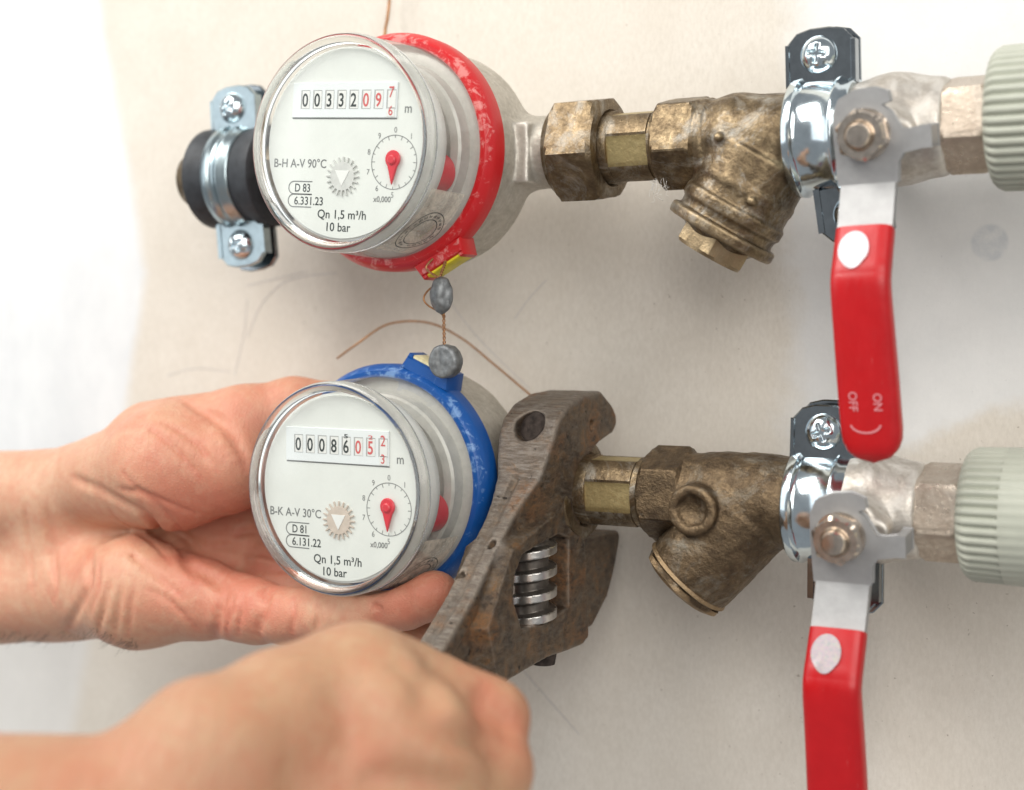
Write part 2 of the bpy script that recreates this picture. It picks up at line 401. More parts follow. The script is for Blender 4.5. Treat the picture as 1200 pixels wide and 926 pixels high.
# rusted tool steel
m, nt, b = mat('rusted_tool_steel'); co = coords(nt)
mpw = N(nt, 'ShaderNodeMapping'); mpw.inputs['Rotation'].default_value = (0.68, 0, 0); mpw.inputs['Scale'].default_value = (1.4, 0.6, 1.6); nt.links.new(co, mpw.inputs[0])
n1 = noise(nt, co, 150, 9, 0.80, 0.6); n2 = noise(nt, mpw.outputs[0], 420, 7, 0.75); n3 = noise(nt, co, 55, 4, 0.6)
c = ramp(nt, n1, [(0.30, (0.030, 0.024, 0.020)), (0.44, (0.085, 0.062, 0.045)), (0.56, (0.16, 0.110, 0.068)), (0.64, (0.24, 0.120, 0.048)), (0.74, (0.28, 0.245, 0.20))])
c = mix(nt, ramp(nt, n2, [(0.46, (0, 0, 0)), (0.72, (0.75, 0.75, 0.75))]), c, (0.23, 0.20, 0.165))
at_ = N(nt, 'ShaderNodeAttribute', attribute_name='bare')
bf = math_(nt, 'MULTIPLY', at_.outputs['Fac'], ramp(nt, n1, [(0.3, (1, 1, 1)), (0.66, (0.25, 0.25, 0.25))]))
c = mix(nt, bf, c, (0.31, 0.28, 0.245))
mps = N(nt, 'ShaderNodeMapping'); mps.inputs['Scale'].default_value = (0.25, 1.6, 1.6); nt.links.new(co, mps.inputs[0])
streak = noise(nt, mps.outputs[0], 700, 6, 0.75, 0.2)
c = mix(nt, math_(nt, 'MULTIPLY', at_.outputs['Fac'], ramp(nt, streak, [(0.42, (0, 0, 0)), (0.58, (0.8, 0.8, 0.8))])), c, (0.105, 0.078, 0.058))
pits = ramp(nt, noise(nt, co, 380, 3, 0.5, 0.3), [(0.26, (0.95, 0.95, 0.95)), (0.34, (0, 0, 0))])
c = mix(nt, pits, c, (0.018, 0.014, 0.012))
orange = math_(nt, 'MULTIPLY', ramp(nt, n3, [(0.52, (0, 0, 0)), (0.66, (0.85, 0.85, 0.85))]), ramp(nt, n2, [(0.40, (0, 0, 0)), (0.62, (1, 1, 1))]))
c = mix(nt, orange, c, (0.27, 0.115, 0.035))
geo = N(nt, 'ShaderNodeNewGeometry')
ed = ramp(nt, geo.outputs['Pointiness'], [(0.515, (0, 0, 0)), (0.57, (0.8, 0.8, 0.8))])
c = mix(nt, ed, c, (0.34, 0.29, 0.24))
nt.links.new(c, b.inputs['Base Color']); b.inputs['Metallic'].default_value = 0.62
nt.links.new(ramp(nt, n2, [(0.3, (0.34,)*3), (0.7, (0.62,)*3)]), b.inputs['Roughness'])
p = bump(nt, b, n2, 0.7, 0.0006); p = bump(nt, b, streak, 0.35, 0.0004, p); bump(nt, b, n1, 0.6, 0.0010, p); M['rust'] = m
M['worm_crest'] = simple('worm_worn_crest', (0.55, 0.53, 0.50), 0.30, 0.95, nz=0.2, nscale=300, bmp=0.15)
M['worm'] = simple('worm_steel', (0.13, 0.115, 0.10), 0.42, 0.7, nz=0.35, nscale=300, bmp=0.2)
M['hole'] = simple('hole_shade_and_pin', (0.045, 0.035, 0.03), 0.8, 0, 0.2, nz=0.5, nscale=500, bmp=0.6)  # near-black: paints the shade inside the wrench hole, also colours the worm pin
# skin
def skin(name, base, red, pale):
    m, nt, b = mat(name); co = coords(nt)
    n1 = noise(nt, co, 45, 5, 0.6, 0.4); n2 = noise(nt, co, 330, 5, 0.6); n3 = noise(nt, co, 14, 3)
    at_ = N(nt, 'ShaderNodeAttribute', attribute_name='red')
    f = math_(nt, 'ADD', math_(nt, 'MULTIPLY', math_(nt, 'SUBTRACT', n1, 0.5), 1.3), at_.outputs['Fac'])
    c = ramp(nt, f, [(0.0, pale), (0.35, base), (0.95, red)])
    c = mix(nt, ramp(nt, n2, [(0.35, (0, 0, 0)), (0.75, (0.5, 0.5, 0.5))]), c, red)
    n5 = noise(nt, co, 90, 6, 0.7, 1.2)
    c = mix(nt, ramp(nt, n5, [(0.52, (0, 0, 0)), (0.75, (0.45, 0.45, 0.45))]), c, pale)
    nt.links.new(c, b.inputs['Base Color'])
    b.inputs['Roughness'].default_value = 0.46; b.inputs['Specular IOR Level'].default_value = 0.42
    b.inputs['Subsurface Weight'].default_value = 0.16; b.inputs['Subsurface Radius'].default_value = (1.0, 0.35, 0.2); b.inputs['Subsurface Scale'].default_value = 0.003
    vo = N(nt, 'ShaderNodeTexVoronoi', feature='DISTANCE_TO_EDGE'); vo.inputs['Scale'].default_value = 900
    mp = N(nt, 'ShaderNodeMapping'); mp.inputs['Scale'].default_value = (0.8, 1, 1.3); nt.links.new(co, mp.inputs[0]); nt.links.new(mp.outputs[0], vo.inputs['Vector'])
    p = bump(nt, b, vo.outputs['Distance'], 0.4, 0.0004); p = bump(nt, b, noise(nt, co, 260, 6, 0.7), 0.25, 0.0006, p)
    mp2 = N(nt, 'ShaderNodeMapping'); mp2.inputs['Scale'].default_value = (2.2, 1, 0.45); mp2.inputs['Rotation'].default_value = (0, 0.5, 0); nt.links.new(co, mp2.inputs[0])
    bump(nt, b, noise(nt, mp2.outputs[0], 190, 6, 0.7, 0.8), 0.45, 0.0011, p)
    return m
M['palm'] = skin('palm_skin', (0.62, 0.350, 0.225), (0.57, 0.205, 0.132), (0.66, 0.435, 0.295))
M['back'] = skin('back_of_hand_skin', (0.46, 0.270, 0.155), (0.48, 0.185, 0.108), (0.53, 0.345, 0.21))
M['hair'] = simple('dark_hair', (0.05, 0.035, 0.025), 0.5)

# ------------------------------------------------------------------ the wall
m, nt, b = mat('plasterboard'); co = coords(nt)
sep = N(nt, 'ShaderNodeSeparateXYZ'); nt.links.new(co, sep.inputs[0]); X_, Z_ = sep.outputs[0], sep.outputs[2]
wob = math_(nt, 'MULTIPLY', math_(nt, 'SUBTRACT', noise(nt, co, 22, 6, 0.65), 0.5), 0.030)
def sstep(v, a, bb):
    n = N(nt, 'ShaderNodeMapRange', interpolation_type='SMOOTHSTEP'); n.inputs[1].default_value = a; n.inputs[2].default_value = bb
    nt.links.new(v, n.inputs[0]); return n.outputs[0]
Xw = math_(nt, 'ADD', X_, wob)
# left filler: edge leans from (-198,134) to (-172,27) and back to (-180,-22) and on down
l1 = math_(nt, 'ADD', Xw, math_(nt, 'MULTIPLY', math_(nt, 'ABSOLUTE', math_(nt, 'SUBTRACT', Z_, 0.020)), 0.22))
left = sstep(math_(nt, 'SUBTRACT', l1, math_(nt, 'MULTIPLY', wob, 0.7)), -0.164, -0.176)
Zw = math_(nt, 'ADD', Z_, wob)
ra = sstep(Xw, 0.098, 0.112); rb_ = sstep(math_(nt, 'SUBTRACT', Zw, math_(nt, 'MULTIPLY', X_, 0.35)), -0.093, -0.085)
right = math_(nt, 'MULTIPLY', math_(nt, 'MULTIPLY', ra, rb_), 0.72)
spot = N(nt, 'ShaderNodeVectorMath', operation='DISTANCE'); nt.links.new(co, spot.inputs[0]); spot.inputs[1].default_value = (0.1673, 0, 0.0226)
sp = sstep(spot.outputs['Value'], 0.0062, 0.0048)
paper = ramp(nt, noise(nt, co, 30, 6, 0.6), [(0.3, (0.68, 0.63, 0.555)), (0.7, (0.74, 0.695, 0.625))])
fib = N(nt, 'ShaderNodeMapping'); fib.inputs['Scale'].default_value = (1, 1, 0.5); nt.links.new(co, fib.inputs[0])
fibn = noise(nt, fib.outputs[0], 900, 5, 0.7)
paper = mix(nt, ramp(nt, fibn, [(0.35, (0, 0, 0)), (0.70, (0.5, 0.5, 0.5))]), paper, (0.56, 0.51, 0.44))
speck = ramp(nt, noise(nt, co, 520, 3, 0.6), [(0.70, (0, 0, 0)), (0.74, (0.7, 0.7, 0.7))])
paper = mix(nt, speck, paper, (0.30, 0.25, 0.20))
dirt = ramp(nt, noise(nt, co, 9, 5, 0.7, 0.5), [(0.5, (0, 0, 0)), (0.8, (0.35, 0.35, 0.35))])
paper = mix(nt, dirt, paper, (0.56, 0.50, 0.42))
putty = ramp(nt, noise(nt, co, 60, 6, 0.65), [(0.3, (0.73, 0.745, 0.755)), (0.7, (0.80, 0.81, 0.815))])
c = mix(nt, right, paper, putty)
left = math_(nt, 'MULTIPLY', left, math_(nt, 'MULTIPLY_ADD', sstep(Z_, -0.085, -0.050), 0.95)); left.node.inputs[2].default_value = 0.05  # filler faded out low down, painting in the shadow under the wrist
c = mix(nt, left, c, mix(nt, 0.5, putty, ramp(nt, noise(nt, fib.outputs[0], 40, 6, 0.7), [(0.35, (0.60, 0.615, 0.63)), (0.65, (0.74, 0.75, 0.755))])))
c = mix(nt, math_(nt, 'MULTIPLY', sp, ramp(nt, noise(nt, co, 260, 4), [(0.35, (0.15,)*3), (0.6, (0.75,)*3)])), c, (0.56, 0.58, 0.60))
nt.links.new(c, b.inputs['Base Color']); b.inputs['Roughness'].default_value = 0.75; b.inputs['Specular IOR Level'].default_value = 0.25
p = bump(nt, b, fibn, 0.10, 0.0003); bump(nt, b, noise(nt, co, 55, 6, 0.6), 0.25, 0.0012, p)
M['wall'] = m
mb = MB(); nx, nz = 60, 50; V = []; Fc = []
for j in range(nz+1):
    for i in range(nx+1):
        x = -620+1160*i/nx; z = -520+1000*j/nz
        V.append((x, 0.5*math.sin(x*0.021+z*0.013)+0.4*math.sin(x*0.037-z*0.03), z))
for j in range(nz):
    for i in range(nx): k = j*(nx+1)+i; Fc.append((k, k+1, k+nx+2, k+nx+1))
mb.add(V, Fc); wall = build(mb, 'wall', M['wall'], origin=(0, 0, 0), angle=None); wall['kind'] = 'structure'
wall['label'] = 'beige plasterboard wall with patches of white filler'
def pencil(pts, wd=0.24):
    mb = MB(); P = spline(pts, 8); V = []; Fc = []
    for i, p in enumerate(P):
        d = P[min(i+1, len(P)-1)]-P[max(i-1, 0)]; n = np.array([-d[2], 0, d[0]]); n /= np.linalg.norm(n)+1e-9
        for s in (-1, 1):
            q = p+n*s*wd/2; V.append((q[0], 0.5*math.sin(q[0]*0.021+q[2]*0.013)+0.4*math.sin(q[0]*0.037-q[2]*0.03)-0.12, q[2]))
    for i in range(len(P)-1): Fc.append((2*i, 2*i+1, 2*i+3, 2*i+2))
    mb.add(V, Fc); build(mb, 'pencil_line', M['pencil'], wall, angle=None)
for q in ([(640, 328), (620, 350), (603, 374)], [(515, 335), (560, 395), (620, 455)], [(395, 320), (340, 328), (308, 355), (290, 395)],
          [(288, 335), (310, 330), (360, 318)], [(598, 480), (570, 520), (545, 560)], [(610, 780), (680, 860)],
          [(275, 440), (286, 390), (290, 350)], [(195, 440), (230, 432), (270, 436)]):
    pencil([at(u, v, 0) for u, v in q])

# ------------------------------------------------------------------ water meters
YP = -40.0                                   # pipes run 40 mm in front of the wall
ZU, ZL = 53.0, -54.0
def water_meter(x0, z0, zp, rot, ring_mat, label, digits, lines, gear_mat, lug_deg, insert_mat, body_seed):
    t = thing('water_meter', label, 'water meter', (x0, YP, z0), 'water meters')
    ax = AX['y']; O = np.array([x0, YP, z0])
    # cast body with its two pipe stubs
    def fb(X, Y, Z):
        d = d_cyl(X, Y, Z, (x0, YP-24.5, z0), (x0, YP+2, z0), 34.8, 4.0)
        d = smin(d, d_cyl(X, Y, Z, (x0, YP+0, z0), (x0, YP+15, z0), 24, 6), 9)
        d = smin(d, d_cone(X, Y, Z, (x0-28, YP, zp), (x0+28, YP, zp), 12.8, 12.8), 3)
        s = d_cyl(X, Y, Z, (x0-45, YP, zp), (x0+45, YP, zp), 11.6, 0.6)
        d = smin(d, s, 2)
        q = np.maximum(np.maximum(np.abs(X-x0)-39, np.abs(Y-YP+2)-11.0), np.abs(Z-zp+1)-9.5)
        d = smin(d, q, 1.5)
        return d+0.15*noise3(X, Y, Z, 0.9, body_seed)
    v, f = surface_net(fb, (x0-47, -67, z0-38), (x0+47, -22, z0+38), 0.9)
    mkobj('body', v, f, M['nickel'], t, angle=None)
    # coloured clamping ring with its seal lug
    mb = MB(); lathe(mb, O, ax, [(23.6, 33.5), (23.6, 36.4), (24.2, 37.2), (29.4, 37.3), (30.2, 36.9), (32.2, 35.9), (32.8, 35.2), (32.6, 33.3), (23.6, 33.5)], 120, (False, False))
    ring = build(mb, 'clamping_ring', ring_mat, t, angle=40)
    a = math.radians(lug_deg); er = np.array([math.cos(a), 0, math.sin(a)]); et = np.array([-math.sin(a), 0, math.cos(a)])
    mb = MB(); P = O+np.array([0, -26.5, 0])
    plate(mb, [(-9.5, 0), (9.5, 0), (8.4, 4.4), (-8.4, 4.4)], P+er*35.6, -et, er, (0, -1, 0), -4.6, 4.8, 0, 0.7)
    for s in (-1, 1): plate(mb, [(-1.0, 0), (1.0, 0), (0.8, 1.2), (-0.8, 1.2)], P+er*39.8+et*s*7.4, -et, er, (0, -1, 0), -4.2, 4.4, 0, 0.3)
    build(mb, 'seal_lug', ring_mat, t, angle=40)
    mb = MB(); plate(mb, [(-6.8, 0), (6.8, 0), (6.6, 1.1), (-6.6, 1.1)], P+er*39.8, -et, er, (0, -1, 0), -3.8, 4.0, 0, 0.35)
    build(mb, 'lug_insert', insert_mat, t, angle=40)
    # inside the cap
    mb = MB(); lathe(mb, O, ax, [(24, 33.4), (29, 33.3), (30, 31.5), (30.2, 28.5), (34.5, 28.0), (35.2, 27.2), (35.2, 24.5), (31.0, 24.0), (31, 19.5), (40, 18.5), (44, 18.5)], 72, (False, True))
    build(mb, 'movement_base', M['inner'], t)
    mb = MB(); lathe(mb, O+np.array([20.5, 0, -8]), ax, [(35.4, 5.4), (36.0, 6.2), (43, 6.2), (43.8, 5.4)], 32)
    build(mb, 'red_magnet', M['red_plastic'], t)
    mb = MB(); lathe(mb, O, ax, [(44.0, 17), (44.0, 28.0), (44.8, 29.0), (48, 29.3), (53.6, 29.2), (54.6, 28.8), (55.2, 28.9), (55.2, 28.0), (54.7, 27.6)], 96, (False, False))
    build(mb, 'register_cup', M['white'], t, angle=50)
    mb = MB(); lathe(mb, O, ax, [(33.0, 33.9), (34.5, 33.5), (54.0, 32.4), (57.2, 32.4)], 120, (False, False))
    cap = build(mb, 'clear_cap', M['clear'], t)
    mb = MB(); lathe(mb, O, ax, [(55.4, 32.55), (58.0, 32.6), (59.0, 32.1), (59.6, 31.2), (59.5, 30.3), (58.8, 29.5), (56.0, 29.45), (55.4, 30.0), (55.4, 32.55)], 120, (False, False))
    build(mb, 'cap_rim', M['rim'], cap, angle=50)
    mb = MB(); lathe(mb, O, ax, [(58.2, 29.52), (58.3, 15)], 96, (False, True))
    build(mb, 'front_pane', M['pane'], cap)
    # dial
    yd = -56.0; ca, sa = math.cos(math.radians(rot)), math.sin(math.radians(rot))
    def D(p, lift=0.0): return O+np.array([p[0]*ca-p[1]*sa, yd-lift, p[0]*sa+p[1]*ca])
    mb = MB(); lathe(mb, O, ax, [(54.9, 28.2), (56.0, 28.2), (56.0, 27)], 96)
    dial = build(mb, 'dial_plate', M['dial'], t)
    def put(mb, v, f, dx, dy, lift, mi=0, r=0.0):
        c, s = math.cos(r), math.sin(r)
        mb.add([D((dx+q[0]*c-q[1]*s, dy+q[0]*s+q[1]*c), lift) for q in v], f, mi)
    def rect(mb, x, y, ww, h, lift, mi=0): put(mb, [(-ww/2, -h/2), (ww/2, -h/2), (ww/2, h/2), (-ww/2, h/2)], [(0, 1, 2, 3)], x, y, lift, mi)
    mb = MB(); PW, PH = 38.0, 10.4; px, py = -0.6, 12.9
    ex = np.array([ca, 0, sa]); ez = np.array([-sa, 0, ca])
    plate(mb, [(-PW/2, -PH/2), (PW/2, -PH/2), (PW/2, PH/2), (-PW/2, PH/2)], D((px, py)), ex, ez, (0, -1, 0), -0.2, 0.45, 0, 0.15)
    build(mb, 'register_panel', M['panel'], dial)
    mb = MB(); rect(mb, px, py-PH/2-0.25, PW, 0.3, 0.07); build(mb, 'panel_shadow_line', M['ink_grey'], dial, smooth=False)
    for i, ch in enumerate(digits):
        x = px-14.2+4.45*i; mb = MB()
        red = i > 4
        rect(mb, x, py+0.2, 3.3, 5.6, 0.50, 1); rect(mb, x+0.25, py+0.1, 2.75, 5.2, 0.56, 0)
        if i == 7 and len(ch) == 2:
            v, f = text2d(ch[0], 4.6, 'CENTER', 0.85, 0.02); put(mb, v, f, x, py+0.7, 0.62, 2)
            rect(mb, x, py-3.6, 2.75, 2.6, 0.56, 0)
            v, f = text2d(ch[1], 4.0, 'CENTER', 0.85, 0.02); put(mb, v, f, x, py-4.5, 0.62, 2)
        else:
            v, f = text2d(ch[0], 5.6, 'CENTER', 0.80, 0.075); put(mb, v, f, x, py-1.9, 0.62, 2)
            if len(ch) == 2: v, f = text2d(ch[1], 4.0, 'CENTER', 0.9, 0.02); v = v*np.array([1, 0.45]); put(mb, v, f, x, py+2.5, 0.62, 2)
        build(mb, 'number_drum', [M['drum'], M['slot'], M['ink_red'] if red else M['ink']], dial, smooth=False)
    for (s, x, y, size, sx, mt) in lines:
        mb = MB(); v, f = text2d(s, size, 'LEFT', sx, 0.035); put(mb, v, f, x, y, 0.06); build(mb, 'printed_line', M[mt], dial, smooth=False)
    # the two framed codes: open-ended boxes with a round left end
    for y in (-13.4, -17.3):
        mb = MB(); pts = [(-11.0, 1.9)]+[(-17.9+1.9*math.cos(q), 1.9*math.sin(q)) for q in np.linspace(math.pi/2, 1.5*math.pi, 12)]+[(-11.0, -1.9)]
        for p, q in zip(pts[:-1], pts[1:]):
            p = np.array(p); q = np.array(q); d = q-p; n = np.array([-d[1], d[0]]); n = n/np.linalg.norm(n)*0.16
            put(mb, [p-n, q-n, q+n, p+n], [(0, 1, 2, 3)], 0, y, 0.07)
        build(mb, 'code_frame', M['ink_grey'], dial, smooth=False)
    # litre dial
    cx, cy, R = 18.2, -5.2, 7.8
    mb = MB()
    for k in range(72):
        a0, a1 = 2*math.pi*k/72, 2*math.pi*(k+1)/72
        put(mb, [(R*math.cos(a0), R*math.sin(a0)), (R*math.cos(a1), R*math.sin(a1)), ((R+.22)*math.cos(a1), (R+.22)*math.sin(a1)), ((R+.22)*math.cos(a0), (R+.22)*math.sin(a0))], [(0, 1, 2, 3)], cx, cy, 0.07)
    for k in range(20):
        a0 = 2*math.pi*k/20; L = 1.1 if k % 2 == 0 else 0.7
        d = np.array([math.cos(a0), math.sin(a0)]); n = np.array([-d[1], d[0]])*0.1
        put(mb, [d*R-n, d*(R-L)-n, d*(R-L)+n, d*R+n], [(0, 1, 2, 3)], cx, cy, 0.07)
    for k in range(10):
        a0 = math.pi/2-2*math.pi*k/10; v, f = text2d(str(k), 2.4, 'CENTER', 0.9)
        xx, yy = cx+(R+1.7)*math.cos(a0), cy+(R+1.7)*math.sin(a0)-0.85
        if math.hypot(xx, yy+0.8) < 27.0: put(mb, v, f, xx, yy, 0.07)
    build(mb, 'litre_scale', M['ink_grey'], dial, smooth=False)
    mb = MB(); pts = [(0.0, -6.6)]+[(1.1, -3.2), (1.7, -1.2)]+[(2.6*math.cos(q), 0.9+2.6*math.sin(q)) for q in np.linspace(-0.5, math.pi+0.5, 14)]+[(-1.7, -1.2), (-1.1, -3.2)]
    plate(mb, pts, D((cx, cy)), ex, ez, (0, -1, 0), 0.3, 1.2, 0, 0.3)
    lathe(mb, D((cx, cy), 1.2)+ez*0.6, ax, [(-0.2, 1.5), (0.4, 1.4), (0.7, 1.0)], 20)
    build(mb, 'pointer', M['red_plastic'], dial)
    # flow star
    mb = MB(); pts = []
    for k in range(20):
        for dq, r in ((-0.25, 4.3), (-0.12, 5.9), (0.12, 5.9), (0.25, 4.3)):
            q = 2*math.pi*(k+dq*1.0)/20; pts.append((r*math.cos(q), r*math.sin(q)))
    plate(mb, pts, D((0.2, -9.7)), ex, ez, (0, -1, 0), 0.1, 0.55, 0, 0.12)
    star = build(mb, 'flow_star', gear_mat, dial, smooth=False)
    mb = MB(); plate(mb, [(-2.6, 1.7), (0, -2.9), (2.6, 1.7)], D((0.2, -9.7)), ex, ez, (0, -1, 0), 0.4, 0.7, 0, 0.1)
    build(mb, 'star_triangle', M['white'], dial, smooth=False)
    # verification sticker wrapped on the side of the cap
    RS = 33.75
    def W(s, tt, lift=0.0):
        tt = tt; r = 33.5-(tt-34.5)*0.0564+0.12+lift
        a = math.radians(-50)+s/RS
        return O+np.array([r*math.cos(a), -tt, r*math.sin(a)])
    mb = MB(); V = []; Fc = []; nn = 20
    for j in range(4):
        for i in range(nn+1): V.append(W(-14+28*i/nn, 36.0+17.5*j/3))
    for j in range(3):
        for i in range(nn): k = j*(nn+1)+i; Fc.append((k, k+1, k+nn+2, k+nn+1))
    mb.add(V, Fc); st = build(mb, 'verification_sticker', M['film'], t)
    mb = MB()
    for R0, wd in ((8.0, 0.28), (5.4, 0.28)):
        for k in range(60):
            a0, a1 = 2*math.pi*k/60, 2*math.pi*(k+1)/60
            mb.add([W(-2+R0*1.05*math.cos(q), 44.6+R0*math.sin(q), 0.06) for q in (a0, a1)]+[W(-2+(R0+wd)*1.05*math.cos(q), 44.6+(R0+wd)*math.sin(q), 0.06) for q in (a1, a0)], [(0, 1, 2, 3)])
    for k in range(22):                      # tiny illegible lettering round the seal
        if k % 6 == 5: continue
        a0 = 2*math.pi*k/22; rr = 6.75; g = random.Random(k*7+body_seed)
        for q in range(3):
            da = (q-1)*0.07; h0 = rr-0.6+0.5*g.random(); h1 = rr+0.1+0.6*g.random()
            mb.add([W(-2+h*1.05*math.cos(a0+da+e), 44.6+h*math.sin(a0+da+e), 0.06) for h, e in ((h0, -0.018), (h0, 0.018), (h1, 0.018), (h1, -0.018))], [(0, 1, 2, 3)])
    build(mb, 'seal_print', M['ink'], st, smooth=False)
    return t
linesU = [('B-H A-V 90°C', -26.0, -7.3, 3.7, 0.92, 'ink_grey'), ('D 83', -17.6, -14.6, 3.5, 0.85, 'ink'), ('6.331.23', -17.6, -18.5, 3.5, 0.92, 'ink'),
          ('Qn 1,5 m³/h', -8.6, -22.3, 3.7, 0.98, 'ink'), ('10 bar', -5.6, -26.1, 3.7, 0.98, 'ink'), ('m', 20.8, 9.2, 4.0, 0.9, 'ink_grey'), ('x0,000', 11.6, -16.9, 2.4, 0.95, 'ink_grey')]
linesL = [('B-K A-V 30°C', -26.2, -9.6, 3.7, 0.92, 'ink_grey'), ('D 81', -17.6, -14.6, 3.5, 0.85, 'ink'), ('6.131.22', -17.6, -18.5, 3.5, 0.92, 'ink'),
          ('Qn 1,5 m³/h', -9.4, -23.2, 3.7, 0.98, 'ink'), ('10 bar', -6.4, -26.9, 3.7, 0.98, 'ink'), ('m', 20.8, 8.6, 4.0, 0.9, 'ink_grey'), ('x0,000', 11.6, -16.9, 2.4, 0.95, 'ink_grey')]
water_meter(-1.4, 52.0, ZU, -4.0, M['red_ring'], 'upper water meter with a red ring and a clear round cap, reading 00332097', ['0', '0', '3', '3', '2', '0', '9', '76'], linesU, M['gear_grey'], -62, M['yellow'], 3)
water_meter(-4.0, -51.5, ZL, -0.5, M['blue_ring'], 'lower water meter with a blue ring and clear cap resting in the open hand', ['0', '0', '0', '8', '65', '0', '52', '23'], linesL, M['gear'], 66, M['cream'], 8)

# ------------------------------------------------------------------ seals and seal wire
def wire(pts, r, label, name='seal_wire'):
    mb = MB(); tube(mb, spline(pts, 8), r, 8)
    return tag(build(mb, name, M['copper'], angle=None), label, 'wire')
sealU = np.array([19.0, -74.0, 7.4]); sealL = np.array([20.5, -74.0, -13.2])
def twisted(a, b, n, r=0.22, amp=0.36):
    mb = MB(); a = np.array(a, float); b = np.array(b, float); a_, e1, e2 = frame(b-a)
    for s in (0, math.pi):
        tube(mb, [a+(b-a)*k/(n*6)+(e1*math.cos(k*1.05+s)+e2*math.sin(k*1.05+s))*amp for k in range(n*6+1)], r, 6)
    return mb
t = thing('lead_seal', 'egg-shaped grey lead seal hanging under the red ring', 'seal', sealU)
def fs(X, Y, Z):
    x, y, z = X-sealU[0], Y-sealU[1], Z-sealU[2]
    d = d_ell(x, y, z, (0, 0, -0.3), (3.8, 3.0, 5.8))
    d = smax(d, x*0.75-y*0.66-2.6, 0.5)
    return d+0.22*noise3(X, Y, Z, 1.6, 5)
v, f = surface_net(fs, sealU-7, sealU+7, 0.4); mkobj('seal_body', v, f, M['lead'], t, angle=None)
mb = twisted(sealU+np.array([-0.5, 0, 5]), np.array([18.5, -69, 20.0]), 5); build(mb, 'twisted_wire', M['copper'], t, angle=None)
mb = MB(); tube(mb, spline([sealU+np.array(q) for q in ((-1, 0, 5), (-5.5, 0, 8), (-3.6, 1, 11))], 6), 0.35, 6)
tube(mb, spline([sealU+np.array(q) for q in ((-2, 0.6, 3), (-5.2, 0.3, 1.0), (-6.4, 0, -1.5), (-4.6, 0, -3.6), (-1.5, 0.4, -5.2), (0.6, 0.5, -6.8))], 6), 0.3, 6)
build(mb, 'loose_wire', M['copper'], t, angle=None)
t = thing('lead_seal', 'round grey lead seal disc sitting on top of the blue ring', 'seal', sealL)
def fs(X, Y, Z):
    x, y, z = X-sealL[0], Y-sealL[1], Z-sealL[2]
    d = d_cyl(x, y, z, (0, 2.6, 0), (0, -2.6, 0), 5.2, 1.3)
    d = smax(d, -(d_seg(x, y, z, (-1.5, -3.4, 6), (0.5, -3.4, -6))-1.2), 0.6)
    return d+0.2*noise3(X, Y, Z, 1.7, 9)
v, f = surface_net(fs, sealL-7, sealL+7, 0.4); mkobj('seal_body', v, f, M['lead'], t, angle=None)
mb = twisted(sealL+np.array([-0.5, 0, 4.6]), sealU+np.array([0.6, 0.4, -5.4]), 4); build(mb, 'twisted_wire', M['copper'], t, angle=None)
wire([at(395, 420, -30), at(420, 402, -30), at(455, 380, -22), at(500, 378, -14), at(540, 396, -10), at(580, 428, -8), at(625, 466, -8)], 0.38, 'thin brown wire curving across the wall between the two meters')
wire([at(458, -30, -6), at(456, 5, -6), at(454, 22, -8), at(451, 42, -14), at(452, 90, -16)], 0.6, 'thin orange wire rising from behind the red ringed meter')

# ------------------------------------------------------------------ union nuts, nipples, strainers
def xl(mb, x, z, st, n=96, y=YP, **kw): return lathe(mb, (x, y, z), AX['x'], st, n, **kw)
def union_nut(z, label, x=44.0, ph=-10, L=16.5):
    mb = MB(); h = 15.2
    H = lambda cap: ('hex', h, cap, ph)
    xl(mb, x, z, [(-1.6, 9), (-1.6, 13.6), (-0.4, 14.2), (0, 14.8), (0.9, H(16.2)), (2.0, H(17.7)), (L-3.2, H(17.7)), (L-1.4, H(16.6)), (L-0.2, H(15.2)), (L, 14.2), (L+0.2, 12.0), (L-1.0, 10.4), (L-1.0, 8)], 144)
    return tag(build(mb, 'union_nut', M['brass'], angle=22), label, 'nut', 'brass union nuts')
union_nut(ZU, 'large brass hexagon union nut right of the red ringed meter')
union_nut(ZL, 'brass union nut gripped between the wrench jaws', 38.0, 30, 14.0)
def nipple(x0, x1, z, label, m, ph):
    mb = MB(); Fl = ('flats', 11.4, 10.2, ph, 4); c = (x1-x0)
    xl(mb, x0, z, [(0, 8), (0, 10.2), (1.2, 11.2), (4.6, 11.4), (5.2, 11.2), (5.4, Fl), (c-5.4, Fl), (c-5.2, 11.0), (c-3.5, 10.8), (c-3.0, 10.4), (c, 10.4), (c, 6)], 96)
    for i, q in enumerate(mb.f):
        c_ = np.mean([mb.v[k] for k in q], 0); r_ = math.hypot(c_[1]-YP, c_[2]-z)
        if x0+5.6 < c_[0] < x1-5.6 and r_ < 11.2: mb.m[i] = 1
    return tag(build(mb, 'pipe_nipple', [m, M['brass_clean']], angle=25), label, 'pipe fitting', 'brass nipples between nut and strainer')
nipple(58.0, 82.0, ZU, 'brass nipple with wrench flats beside the upper union nut', M['brass'], -12)
nipple(51.0, 77.0, ZL, 'brass nipple with clean yellow flat beside the wrench jaws', M['brass'], -4)

